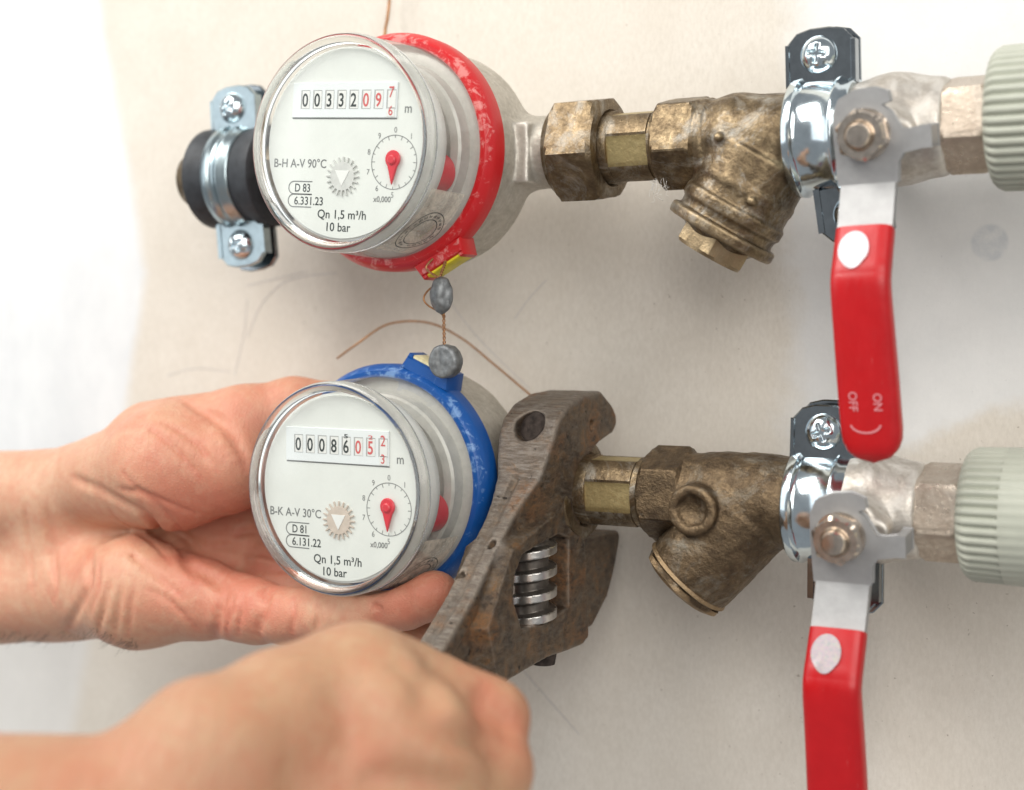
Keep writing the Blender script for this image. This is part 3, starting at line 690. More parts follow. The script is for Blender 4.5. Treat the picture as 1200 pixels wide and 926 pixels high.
def strainer(z, upper, label):
    t = thing('strainer', label, 'strainer', (100, YP, z), 'brass Y strainers')
    x0 = 78.0 if upper else 74.0
    h = 13.0; ph = -14 if upper else -26
    H = lambda cap: ('hex', h, cap, ph)
    mb = MB(); xl(mb, x0, z, [(0, 7), (0, 12.0), (0.5, 12.8), (1.2, H(13.8)), (2.2, H(15.0)), (12.5, H(15.0)), (13.5, H(14.2)), (14.5, 12.8), (14.5, 6)], 144)
    build(mb, 'hexagon_end', M['brass'] if upper else M['brass_dark'], t, angle=22)
    bd = np.array([-0.50, -0.08, -0.86]) if upper else np.array([-0.66, -0.12, -0.74]); bd /= np.linalg.norm(bd)
    J = np.array([114.5, YP, z+1]) if upper else np.array([112.0, YP, z+2])
    def fb(X, Y, Z):
        d = d_cyl(X, Y, Z, (x0+13, YP, z), (124, YP, z), 12.4 if upper else 13.0, 1.0)
        if upper:
            d = np.minimum(d, d_cyl(X, Y, Z, (x0+13.5, YP, z), (x0+17.0, YP, z), 13.0, 0.6))
            d = smin(d, d_ell(X, Y, Z, (103, YP, z+1), (10, 13.5, 12.5)), 3)
        else:
            d = smin(d, d_ell(X, Y, Z, (99, YP, z), (13, 13.6, 13.0)), 3)
        e = J+bd*(34 if upper else 35)
        d = smin(d, d_cone(X, Y, Z, J+bd*4, J+bd*(26 if upper else 28), 13.5, 14.6 if upper else 13.6), 4.0)
        d = smin(d, d_cyl(X, Y, Z, J+bd*8, e, 15.0 if upper else 14.2, 0.8), 2.0)
        if upper:
            for k, (q0, q1, r) in enumerate(((17, 20, 15.6), (24.0, 28, 16.2), (31.0, 34.6, 17.2))):
                d = smin(d, d_cyl(X, Y, Z, J+bd*q0, J+bd*q1, r, 0.9), 0.8)
            for u, v_ in ((843, 161), (868, 228), (882, 236)):
                q = at(u, v_, -54.0); d = smin(d, d_ell(X, Y, Z, q, (1.5, 2.4, 1.5)), 0.6)
            q = at(835, 252, -57); d = smin(d, d_cyl(X, Y, Z, q+np.array([0, 3, 0]), q, 1.9, 0.3), 0.4)
        else:
            q = np.array([95.0, YP, z-2.5]); f_ = q+np.array([0, -18.5, 0])
            b_ = d_cyl(X, Y, Z, q, f_, 7.6, 1.3)
            b_ = smax(b_, -d_ell(X, Y, Z, f_+np.array([0, -0.6, 0]), (5.0, 3.4, 5.0)), 0.8)
            d = smin(d, b_, 1.6)
            # shoulder where the second tube leaves the cage
            d = smin(d, d_cone(X, Y, Z, (113, YP-3, z+1), (122, YP-3, z-2), 11.5, 12.4), 1.0)
        return d+(0.12 if upper else 0.25)*noise3(X, Y, Z, 1.3, 2)
    lo = (x0, -62, z-46); hi = (127, -21, z+17)
    v, f = surface_net(fb, lo, hi, 0.55); mkobj('body', v, f, M['brass'] if upper else M['brass_dark'], t, angle=None)
    a = frame(bd, (0, 1, 0)); L0 = 34.4 if upper else 34.5
    mb = MB()
    if upper:
        H2 = lambda cap: ('hex', 10.4, cap, 12)
        lathe(mb, J+bd*L0, a, [(-1, 8), (0.4, H2(12.0)), (5.5, H2(12.0)), (6.6, 10.2), (6.6, 2)], 96)
    else:
        H2 = lambda cap: ('hex', 13.2, cap, 12)
        lathe(mb, J+bd*L0, a, [(-1, 12), (0.0, 14.2), (1.0, 14.6), (1.6, 13.8), (1.8, H2(14.6)), (3.4, H2(14.4)), (4.4, 12.6), (4.4, 2)], 96)
    build(mb, 'strainer_plug', M['brass'] if upper else M['brass_dark'], t, angle=25)
    return t
strainer(ZU, True, 'upper brass Y strainer with ridged barrel and small hexagon plug')
strainer(ZL, False, 'lower rough brass Y strainer with a dimpled round boss')

mb = MB(); g = random.Random(12); c0 = at(772, 216, -46)
for k in range(22):
    q = c0+np.array([g.gauss(0, 1.3), g.gauss(0, 0.8), g.gauss(0, 1.5)]); d = np.array([g.gauss(0, 1.6), g.gauss(0, 0.6), g.gauss(0, 1.6)]); e = np.array([g.gauss(0, 1.2), 0, g.gauss(0, 1.2)])
    tube(mb, spline([q, q+d*0.6+e*0.5, q+d*0.9-e*0.6, q+d*1.3], 4), 0.07, 4)
M['lint'] = simple('pale_lint', (0.62, 0.60, 0.56), 0.9)
tag(build(mb, 'lint_tuft', M['lint'], angle=None), 'small tuft of pale lint caught under the upper brass nipple', 'lint')

# ------------------------------------------------------------------ pipe clamps
def screw_head(mb, p, r=5.4, mi=0):
    lathe(mb, p, AX['y'], [(-4, 2.5), (0, 2.5), (0, r), (0.9, r), (2.0, r*0.92), (2.9, r*0.72), (3.4, r*0.42)], 40)
    return mb
def clamp(xc, z, rb, wd, label, rubber, ears):
    t = thing('pipe_clamp', label, 'pipe clamp', (xc, 0, z), 'pipe clamps holding the pipes to the wall')
    if rubber:
        mb = MB(); xl(mb, xc, z, [(-15, rb-5), (-15, rb-0.2), (-14, rb+1.4), (-10.0, rb+1.6), (-8, rb+0.4), (8, rb+0.4), (10, rb+1.6), (14.5, rb+1.4), (15.5, rb-0.2), (15.5, rb-5)], 96)
        build(mb, 'rubber_lining', M['rubber'], t, angle=40)
    hw = wd/2; ro = rb+(1.8 if rubber else 0)
    mb = MB(); xl(mb, xc, z, [(-hw, ro-2), (-hw, ro-0.1), (-hw+0.5, ro+0.35), (-hw+2.6, ro+0.5), (-hw+3.4, ro-0.5), (-hw+4.2, ro-0.7), (hw-5.2, ro-0.6), (hw-4.4, ro+0.3), (hw-3.4, ro+0.35), (hw-2.6, ro-0.4), (hw-0.6, ro-0.5), (hw, ro-1.0), (hw, ro-2)], 120)
    build(mb, 'clamp_band', M['zinc'] if rubber else M['chrome'], t, angle=50)
    for s, tilt, ex in ears:
        mb = MB(); w2 = 9.6
        c0 = np.array([xc+ex, YP-3.6, z+s*(ro-2.5)]); e2 = np.array([tilt, 0, s*1.0]); e2 = e2/np.linalg.norm(e2); e1 = np.array([s*e2[2], 0, -s*e2[0]])
        if s < 0: e1 = np.array([-e2[2], 0, e2[0]])
        out = [(-w2, 0), (w2, 0), (w2, 12.5), (w2*0.72, 15.4), (w2*0.3, 16.4), (-w2*0.3, 16.4), (-w2*0.72, 15.4), (-w2, 12.5)]
        flip = np.cross(e1, e2)[1] > 0
        if flip: out = [(-a, b_) for a, b_ in out][::-1]
        nrm = np.array([0, -1.0, 0])
        plate(mb, out, c0, e1, e2, nrm, -1.0, 1.2, 0, 0.4)
        # raised lip on both sides of the ear, as pressed
        for k in (-1, 1): plate(mb, [(k*w2-0.7, 0), (k*w2+0.7, 0), (k*w2+0.7, 12.3), (k*w2-0.7, 12.3)] if not flip else [(k*w2-0.7, 12.3), (k*w2+0.7, 12.3), (k*w2+0.7, 0), (k*w2-0.7, 0)][::1], c0, e1, e2, nrm, -2.6, 1.5, 0, 0.3)
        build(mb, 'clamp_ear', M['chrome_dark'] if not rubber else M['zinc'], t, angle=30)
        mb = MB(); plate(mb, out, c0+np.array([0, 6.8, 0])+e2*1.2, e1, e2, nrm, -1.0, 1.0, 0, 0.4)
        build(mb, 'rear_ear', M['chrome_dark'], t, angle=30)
        p = c0+e2*8.6+np.array([-0.3, -1.2, 0])
        q0 = 0.5+s*0.25+xc
        def fsc(X, Y, Z):
            x, y, z_ = X-p[0], Y-p[1], Z-p[2]
            d = smax(d_ell(x, y, z_, (0, 1.6, 0), (5.8, 5.2, 5.8)), y-0.1, 0.4)
            for q in (q0, q0+math.pi/2):
                u_ = x*math.cos(q)+z_*math.sin(q); w_ = -x*math.sin(q)+z_*math.cos(q)
                d = smax(d, -np.maximum(np.maximum(np.abs(u_)-2.7, np.abs(w_)-0.55-0.10*(-y-2)), y+1.9), 0.3)
            return np.minimum(d, d_cyl(x, y, z_, (0, 14, 0), (0, -0.5, 0), 2.4, 0.2))
        v, f = surface_net(fsc, p-np.array([7, 5, 7]), p+np.array([7, 16, 7]), 0.28)
        sc_ = mkobj('clamp_screw', v, f, M['chrome'], t, angle=None)
    mb = MB(); lathe(mb, (xc, 0.5, z), AX['y'], [(0, 6.5), (2.2, 6.5), (2.4, 4), (-YP-ro+2, 4), (-YP-ro+2, 2)], 24)
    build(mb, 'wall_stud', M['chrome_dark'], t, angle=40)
    return t
clamp(129.5, 52.2, 16.8, 18, 'chrome pipe clamp below the dark upright ear, on the upper pipe', False, ((1, -0.03, -1.0), (-1, 0.15, 7.5)))
clamp(130.0, -55.3, 16.2, 18, 'chrome pipe clamp on the lower pipe, partly behind the upper red lever', False, ((1, 0.02, 0.5), (-1, 0.0, 6.5)))
clamp(-84.5, 51.0, 16.4, 11, 'zinc pipe clamp with black rubber lining left of the red ringed meter', True, ((1, -0.06, -1.0), (-1, 0.10, 1.0)))
mb = MB(); xl(mb, -110, 51, [(0, 3), (0, 7.5), (1.5, 9.5), (8, 11.5), (12, 14), (40, 14), (40, 12), (58, 12), (58, 6)], 72)
tag(build(mb, 'pipe_stub', M['brass'], angle=30), 'brass pipe end poking out of the rubber lined clamp', 'pipe')
mb = MB(); H = lambda cap: ('hex', 14.2, cap, 12)
xl(mb, -66, 51.5, [(0, 8), (0, 13), (1.8, H(16.6)), (13, H(16.6)), (16, H(15)), (17, 13), (28, 12), (28, 8)], 96)
tag(build(mb, 'union_nut', M['brass'], angle=25), 'brass union nut mostly hidden behind the red ringed meter', 'nut', 'brass union nuts')

# ------------------------------------------------------------------ ball valves with red levers
TILT = math.radians(9)
def ball_valve(xs, z, dx, label, sleeve_len, lean):
    t = thing('ball_valve', label, 'ball valve', (xs, YP, z), 'ball valves with red levers')
    nrm = np.array([0, -math.cos(TILT), -math.sin(TILT)]); dn = np.array([lean, math.sin(TILT), -math.cos(TILT)]); dn /= np.linalg.norm(dn)
    ex = np.cross(dn, nrm); ex /= np.linalg.norm(ex)
    if ex[0] < 0: ex = -ex
    ax0 = np.array([xs, YP, z])
    def fb(X, Y, Z):
        d = d_cyl(X, Y, Z, (136, YP, z), (163+dx, YP, z), 13.6, 1.0)
        d = smin(d, d_ell(X, Y, Z, (xs+1, YP, z), (14.5, 15.8, 15.8)), 4)
        d = smin(d, d_cyl(X, Y, Z, (156+dx, YP, z), (164.5+dx, YP, z), 13.4, 1.2), 1.5)
        d = smin(d, d_cyl(X, Y, Z, ax0, ax0+nrm*22, 8.2, 1.0), 2.5)
        d = smin(d, d_cyl(X, Y, Z, ax0+nrm*16+ex*8, ax0+nrm*23+ex*8, 3.0, 0.6), 2.0)
        return d+0.12*noise3(X, Y, Z, 1.1, 4)
    v, f = surface_net(fb, (134, -66, z-20), (168+dx, -20, z+20), 0.7); mkobj('body', v, f, M['valve'], t, angle=None)
    H = lambda cap: ('hex', 12.2, cap, -20)
    mb = MB(); xl(mb, 163.5+dx, z, [(0, 11), (0, 12.4), (0.8, H(13.2)), (1.8, H(14.0)), (11, H(14.0)), (12.4, H(13.2)), (13, 12), (16, 11.5), (16, 6)], 144)
    build(mb, 'hexagon_end', M['valve_hex'], t, angle=22)
    # stem, gland nut
    a = frame(nrm, (1, 0, 0))
    mb = MB(); lathe(mb, ax0, a, [(20, 5), (27.0, 5), (27.0, 3.4), (36.8, 3.4), (37.6, 2.8), (37.8, 1)], 32)
    build(mb, 'stem', M['stem_nut'], t, angle=40)
    Hn = lambda cap: ('hex', 6.2, cap, 10)
    mb = MB(); lathe(mb, ax0, a, [(30.0, 3), (30.0, 7.0), (30.5, 7.0), (30.6, Hn(7.1)), (34.4, Hn(7.1)), (35.3, 6.0), (35.3, 4.2), (34.9, 3.6), (34.6, 3.0)], 72)
    build(mb, 'stem_nut', M['stem_nut'], t, angle=22)
    # lever: flat boss with stop tabs, then a bent strap
    h0 = 27.4; th = 2.6
    def L(e, s, h): return ax0+ex*e+dn*s+nrm*h
    mb = MB()
    out = [(-7.8, 13), (-8.2, 0), (-8.0, -6), (-6.4, -9.6), (-2.0, -11.6), (3.0, -12.0), (6.6, -10.6), (7.0, -8.2), (4.6, -7.4), (6.8, -5.4), (8.4, -2.6), (9.6, -0.6), (11.5, -0.2), (15.0, -0.9), (15.0, 4.6), (9.8, 5.4), (8.2, 7.6), (7.9, 13)]
    flip = np.dot(np.cross(ex, dn), nrm) < 0
    plate(mb, out if not flip else out[::-1], ax0, ex, dn, nrm, h0, h0+th, 0, 0.35)
    plate(mb, [(14.8, -0.9), (17.2, -0.9), (17.2, 4.6), (14.8, 4.6)] if not flip else [(14.8, 4.6), (17.2, 4.6), (17.2, -0.9), (14.8, -0.9)], ax0, ex, dn, nrm, h0-6.5, h0+th-0.05, 0, 0.4)
    path = [(12.0, h0+th/2), (14.0, h0+th/2+0.3), (22, h0+th/2+4.4), (32, h0+th/2+10.6), (36, h0+th/2+13.0), (41, h0+th/2+14.0), (60, h0+th/2+13.0)]
    ps = spline([(s, h, 0) for s, h in path], 6); V = []; Fc = []
    for i, p in enumerate(ps):
        d = ps[min(i+1, len(ps)-1)]-ps[max(i-1, 0)]; n = np.array([-d[1], d[0]])/np.hypot(d[0], d[1])
        for e, k in ((-7.4, -1), (7.4, -1), (7.4, 1), (-7.4, 1)):
            V.append(L(e, p[0]+n[0]*k*th/2, p[1]+n[1]*k*th/2))
    for i in range(len(ps)-1):
        for k in range(4): j = (k+1) % 4; Fc.append((4*i+k, 4*i+j, 4*i+4+j, 4*i+4+k))
    Fc += [(3, 2, 1, 0), tuple(range(4*len(ps)-4, 4*len(ps)))]
    mb.add(V, Fc)
    lev = build(mb, 'lever', M['lever_steel'], t, angle=30)
    # red dipped sleeve
    path = [(25.0, h0+th/2+6.2), (29, h0+th/2+8.7), (33, h0+th/2+11.2), (36, h0+th/2+13.0), (41, h0+th/2+14.0), (60, h0+th/2+13.0), (25+sleeve_len, h0+th/2+11.6)]
    ps = spline([(s, h, 0) for s, h in path], 10); V = []; Fc = []; n_ = 28
    S0 = ps[0][0]; S1 = ps[-1][0]
    def wid(s):
        q = (S1-s)/9.0
        w_ = 7.7+0.5*min(1, (s-S0)/40)
        if q < 1: w_ *= math.sqrt(max(0.0, 1-(1-q)**2.2))*0.98+0.02
        return w_
    def top_at(i):
        return ps[i]
    for i, p in enumerate(ps):
        d = ps[min(i+1, len(ps)-1)]-ps[max(i-1, 0)]; n = np.array([-d[1], d[0]])/np.hypot(d[0], d[1])
        ww = wid(p[0]); hh = 3.3*min(1.0, max(0.08, (S1-p[0])/3.0)**0.5)
        for k in range(n_):
            q = 2*math.pi*k/n_; c, s = math.cos(q), math.sin(q)
            e = ww*math.copysign(abs(c)**0.45, c); o = hh*math.copysign(abs(s)**0.6, s)
            V.append(L(e, p[0]+n[0]*o, p[1]+n[1]*o))
    for i in range(len(ps)-1):
        for k in range(n_): j = (k+1) % n_; Fc.append((n_*i+k, n_*i+j, n_*i+n_+j, n_*i+n_+k))
    Fc += [tuple(range(n_))[::-1], tuple(range(n_*(len(ps)-1), n_*len(ps)))]
    mb = MB().add(V, Fc)
    build(mb, 'grip_sleeve', M['sleeve'], lev, angle=45)
    # round sticker on the slope
    def T(e, s, lift):                        # point on the sleeve's face at lever distance s
        i = min(range(len(ps)), key=lambda q: abs(ps[q][0]-s)); j = i+1 if s > ps[i][0] and i < len(ps)-1 else i-1
        j = max(0, min(len(ps)-1, j)); tt = (s-ps[i][0])/(ps[j][0]-ps[i][0]+1e-9); tt = max(-1, min(1, tt))
        p = ps[i]+(ps[j]-ps[i])*tt
        d = sum((ps[min(q+1, len(ps)-1)]-ps[max(q-1, 0)])*w_ for q, w_ in ((i, 1-abs(tt)), (j, abs(tt)))); n = np.array([-d[1], d[0]])/np.hypot(d[0], d[1])
        return L(e, p[0]+n[0]*(3.3+lift), p[1]+n[1]*(3.3+lift))
    V = [T(-1.6, 31.0, 0.40)]; Fc = []
    for k in range(40): q = 2*math.pi*k/40; V.append(T(-1.6+4.1*math.cos(q), 31.0+4.4*math.sin(q), 0.40))
    for k in range(40): Fc.append((0, 1+k, 1+(k+1) % 40))
    build(MB().add(V, Fc), 'round_sticker', M['stick'], lev, angle=None)
    # moulded lettering near the tip
    if sleeve_len < 75:
        mb = MB()
        for s_, e0, l0 in (('OFF', -4.6, 25+sleeve_len-20.5), ('ON', 2.0, 25+sleeve_len-20.0)):
            vv, ff = text2d(s_, 3.3, 'LEFT', 0.95, 0.05)
            mb.add([T(e0+q[1], l0+q[0], 0.12) for q in vv], ff)
        pts = [(4.0*math.cos(q)-0.6, 25+sleeve_len-11.5+2.4*math.sin(q)) for q in np.linspace(0.1, math.pi-0.1, 16)]
        for p, q in zip(pts[:-1], pts[1:]):
            p = np.array(p); q = np.array(q); n = np.array([-(q-p)[1], (q-p)[0]]); n = n/np.linalg.norm(n)*0.28
            mb.add([T(*(p-n), 0.12), T(*(q-n), 0.12), T(*(q+n), 0.12), T(*(p+n), 0.12)], [(0, 1, 2, 3)])
        build(mb, 'moulded_lettering', M['pinkink'], lev, smooth=False)
    return t
m, nt, b = mat('holographic_sticker'); co = coords(nt)
f = noise(nt, co, 1300, 4, 0.75)
c = ramp(nt, f, [(0.30, (0.16, 0.30, 0.24)), (0.42, (0.36, 0.36, 0.37)), (0.52, (0.46, 0.33, 0.40)), (0.60, (0.42, 0.45, 0.33)), (0.72, (0.22, 0.32, 0.48))]); nt.links.new(c, b.inputs['Base Color'])
b.inputs['Roughness'].default_value = 0.32; b.inputs['Metallic'].default_value = 0.35; M['stick'] = m
M['pinkink'] = simple('pale_moulded_print', (0.68, 0.24, 0.26), 0.45)
ball_valve(148.5, ZU, 0, 'upper ball valve whose whole red lever hangs down in view', 62, 0.03)
ball_valve(143.0, -54.8, -6, 'lower ball valve whose red lever runs out of the bottom of the picture', 90, 0.0)

# ------------------------------------------------------------------ plastic pipe fittings
def fitting(x, z, r, knurl, label):
    mb = MB(); n = 42*10
    K = lambda r_: ('flute', r_, 1.2, 42, 2.2)
    st = [(-0.2, 8), (-0.2, r-8), (0.0, r-3.4), (0.6, r-2.2), (1.6, r-1.0), (3.0, r-0.1), (4.2, r+0.2)]
    if knurl > 8: st = st[:3]+[(0.6, K(r-1.6)), (1.6, K(r-0.6)), (3.0, K(r+0.1))]+[(knurl, K(r+0.3)), (knurl+0.4, r+0.4)]
    st += [(30, r+0.4), (33, r-1), (33.2, 14), (80, 14), (80, 5)]
    xl(mb, x, z, st, n)
    return tag(build(mb, 'pipe_fitting', M['ppr'], angle=50), label, 'pipe fitting', 'ribbed plastic pipe fittings')
fitting(176.0, 54.0, 19.6, 26, 'ribbed grey-green plastic fitting on the upper pipe at the right edge')
fitting(170.0, -54.8, 18.6, 11.5, 'ribbed grey-green plastic fitting on the lower pipe at the right edge')

# ------------------------------------------------------------------ adjustable wrench (lies in an upright plane square to the pipe)
XC = 43.0
head = [(-31, -23.2), (-43, -23.8), (-54.5, -26.6), (-61, -31), (-64.8, -37.6), (-69, -48), (-82, -60), (-93, -69.6), (-103, -78.8), (-120, -91), (-150, -113), (-185, -138), (-210, -156),
        (-218, -172), (-205, -182), (-160, -150), (-125, -125), (-104, -111.5), (-88, -105.5), (-64, -103.6), (-50, -104.0), (-40, -104.2), (-34.5, -102), (-33.5, -97), (-36, -86), (-40.5, -70.5), (-44, -66), (-45, -58), (-44.5, -50), (-41, -44), (-32, -39.6), (-21, -37.2), (-18.6, -34.4), (-19.2, -31), (-23.5, -27.2)]
t = thing('adjustable_wrench', 'old rusty adjustable wrench clamped on the lower union nut', 'wrench', (XC, -60, -60))
def hthick(Y, Z):
    q = (Y+45)*-0.78+(Z+40)*-0.63           # along the handle
    s = np.clip((q-8)/34, 0, 1); s = s*s*(3-2*s)
    return 9.8+(4.6-9.8)*s
def fw_(X, Y, Z):
    d2 = d_poly(Y, Z, head)
    ht = hthick(Y, Z)
    inset = np.clip((-d2-5.0)/1.8, 0, 1); q = (Y+45)*-0.78+(Z+40)*-0.63
    inset *= np.clip((q-38)/6, 0, 1)          # I-beam recess of the handle
    ht = ht-1.7*inset
    # diagonal shoulder: cheek around the worm stands thicker
    ck = d_poly(Y, Z, [(-36, -62), (-60, -58), (-88, -66), (-103, -88), (-96, -108), (-34, -106)])
    ht = np.maximum(ht, 8.0-np.clip(ck+2, 0, 3)*1.4)
    d = smax(d2, np.abs(X-XC)-ht, 1.4)
    win = d_poly(Y, Z, [(-50.5, -68.5), (-57, -66.4), (-80, -69.8), (-85, -75), (-86, -82), (-81, -91.5), (-66, -92.6), (-50.5, -90)])
    d = smax(d, -(win), 1.0)
    # grooves in the worn back edge and the round hole in it
    d = smax(d, -(d_cyl(X, Y, Z, (XC, -75, -29.5), (XC, -50, -36), 5.0, 0.3)), 0.8)
    # slide channel for the moving jaw
    d = smax(d, -d_cyl(X, Y, Z, (XC, -41, -60), (XC, -36, -110), 3.4, 0.2), 0.8)
    # shallow forging groove along the back edge of the neck, and dents from years of use
    gq = [(XC-0.6, -69.6, -49), (XC-0.6, -82.4, -60), (XC-0.6, -93.4, -69.6), (XC-0.6, -103.4, -78.8), (XC-0.6, -120.4, -91)]
    for g0, g1 in zip(gq[:-1], gq[1:]): d = smax(d, -(d_seg(X, Y, Z, g0, g1)-1.1), 1.0)
    for px_, py_, pz_, pr in ((XC+4, -62.5, -44, 1.6), (XC-3, -66.5, -50, 1.3), (XC+2, -88, -66.5, 1.2), (XC-3, -97, -75, 1.1), (XC+9.5, -38, -34, 1.2), (XC+8.6, -52, -97, 1.3)):
        d = smax(d, -d_ell(X, Y, Z, (px_, py_, pz_), (pr, pr*1.3, pr*1.6)), 0.6)
    return d+0.14*noise3(X, Y, Z, 0.9, 7)+0.06*noise3(X, Y, Z, 2.6, 9)
v, f = surface_net(fw_, (31, -222, -186), (55, -15, -20), 0.62)
hd = mkobj('wrench_head', v, f, M['rust'], t, angle=None)
bare = np.clip(1.0-np.abs(d_poly(v[:, 1], v[:, 2], head))/2.0, 0, 1)*((v[:, 1]+45)*-0.63+(v[:, 2]+40)*0.78 > 4)
at_ = hd.data.attributes.new('bare', 'FLOAT', 'POINT'); at_.data.foreach_set('value', bare.astype(np.float32))
jaw = [(-43, -70), (-43, -69.4), (-12.5, -70.6), (-11.2, -73), (-15.5, -83), (-21, -91.5), (-32.5, -99.5), (-36, -99.5), (-40, -84)]
def fj(X, Y, Z):
    d = smax(d_poly(Y, Z, jaw), np.abs(X-XC)-7.6, 1.2)
    d = smin(d, d_cyl(X, Y, Z, (XC, -40, -73), (XC, -36.5, -101), 3.2, 0.3), 1.0)
    return d+0.1*noise3(X, Y, Z, 0.9, 3)
v, f = surface_net(fj, (33, -46, -106), (53, -8, -66), 0.6); mkobj('movable_jaw', v, f, M['rust'], t, angle=None)
# worm: a real helix
mb = MB(); V = []; Fc = []; nA, nT = 48, 130; L0, L1 = -67.0, -93.0; pc = np.array([XC+2.6, -65.0, 0])
for i in range(nT+1):
    z = L0+(L1-L0)*i/nT
    for k in range(nA):
        a0 = 2*math.pi*k/nA; ph = ((L0-z)/6.6+a0/(2*math.pi)) % 1.0
        tri = max(0.0, min(1.0, (0.30-abs(ph-0.5))/0.12))
        r = 5.2+2.6*tri; V.append((pc[0]+r*math.cos(a0), pc[1]+r*math.sin(a0), z))
for i in range(nT):
    for k in range(nA): j = (k+1) % nA; Fc.append((i*nA+k, (i+1)*nA+k, (i+1)*nA+j, i*nA+j))
mi_ = [1 if min(math.hypot(V[q][0]-pc[0], V[q][1]-pc[1]) for q in ff) > 7.0 else 0 for ff in Fc]+[0, 0]
Fc += [tuple(range(nA)), tuple(range(nT*nA, (nT+1)*nA))[::-1]]
mb.add(V, Fc); mb.m = mi_; build(mb, 'worm_screw', [M['worm'], M['worm_crest']], t, angle=45)
mb = MB(); lathe(mb, (XC, -58.0, -34.0), frame((0, -0.97, 0.24)), [(-4, 3), (-4, 5.2), (0, 5.2), (0.5, 3.6), (0.2, 2)], 24); build(mb, 'hole_shade_disc', M['hole'], t, angle=40)  # dark disc set in the hole to paint its inner shade
mb = MB(); lathe(mb, (XC+2, -56, -100), AX['z'], [(-8.0, 1), (-7.6, 3.6), (-4, 4.2), (2, 4.2)], 24); build(mb, 'worm_pin', M['hole'], t, angle=40)

# ------------------------------------------------------------------ hands
def polyline_d(X, Y, Z, pts):
    d = None
    for p, q in zip(pts[:-1], pts[1:]):
        e = d_seg(X, Y, Z, p, q); d = e if d is None else np.minimum(d, e)
    return d
def taper_d(X, Y, Z, pts):
    d = np.full(X.shape, 1e9, np.float32); tp = np.zeros(X.shape, np.float32); n = len(pts)-1
    for i in range(n):
        e = d_seg(X, Y, Z, pts[i], pts[i+1]); s = e < d; d[s] = e[s]
        q = (i+0.5)/n; tp[s] = min(1.0, 3.2*min(q, 1-q)+0.08)
    return d, tp
def march(fn, uv):
    """first hits of the skin along the sight lines through spots of the photograph; None where they miss"""
    uv = np.array(uv, float); r = fw+np.outer((uv[:, 0]-600)/F, rt)-np.outer((uv[:, 1]-463)/F, upv)
    r /= np.linalg.norm(r, axis=1)[:, None]; p = CAM+r*150.0; hit = np.zeros(len(uv), bool)
    for k in range(110):
        d = fn(*(p[:, i].astype(np.float32) for i in range(3)))
        hit |= d < 0.08; p = p+r*np.where(hit, 0, np.maximum(0.1, d*0.85))[:, None]
        if (hit | (p[:, 1] > 0)).all(): break
    return [p[i] if hit[i] else None for i in range(len(uv))]
def hand_mesh(name, base, lo, hi, h, creases, reds, material, label, wash=0.0):
    cur = []
    for dep, wd, q in creases:
        pts = march(base, q); pts = [p for p in pts if p is not None]
        if len(pts) > 1: cur.append((dep, wd, spline(pts, 4)))
    def full(X, Y, Z):
        d = base(X, Y, Z)
        nb = np.abs(d) < 6
        if nb.any():
            x, y, z = X[nb], Y[nb], Z[nb]; dd = d[nb]
            for dep, wd, pts in cur:
                P = np.array(pts); b0 = P.min(0)-4*wd; b1 = P.max(0)+4*wd
                s = (x > b0[0]) & (x < b1[0]) & (y > b0[1]) & (y < b1[1]) & (z > b0[2]) & (z < b1[2])
                if s.any():
                    e, tp = taper_d(x[s], y[s], z[s], pts)
                    dd[s] = dd[s]+dep*np.exp(-(e/wd)**1.4)*tp-0.10*dep*tp*np.exp(-((e-2.6*wd)/(1.6*wd))**2)
            dd = dd+0.10*noise3(x, y, z, 0.55, 11)
            d[nb] = dd
        return d
    V, Fc = surface_net(full, lo, hi, h)
    o = mkobj(name, V, Fc, material, None, origin=V.mean(0), angle=None)
    red = np.full(len(V), 0.33+wash)
    for u, v, y, r, am in reds:
        c = at(u, v, y); red += am*np.exp(-((V-c)**2).sum(1)/(r*r))
    for dep, wd, pts in cur:
        e = polyline_d(V[:, 0], V[:, 1], V[:, 2], pts); red += 0.22*min(1, dep)*np.exp(-(e/(1.2*wd))**2)*(wd < 2)
    a = o.data.attributes.new('red', 'FLOAT', 'POINT'); a.data.foreach_set('value', np.clip(red, 0, 1).astype(np.float32))
    return tag(o, label, 'hand', 'the plumber\'s hands')
A = at
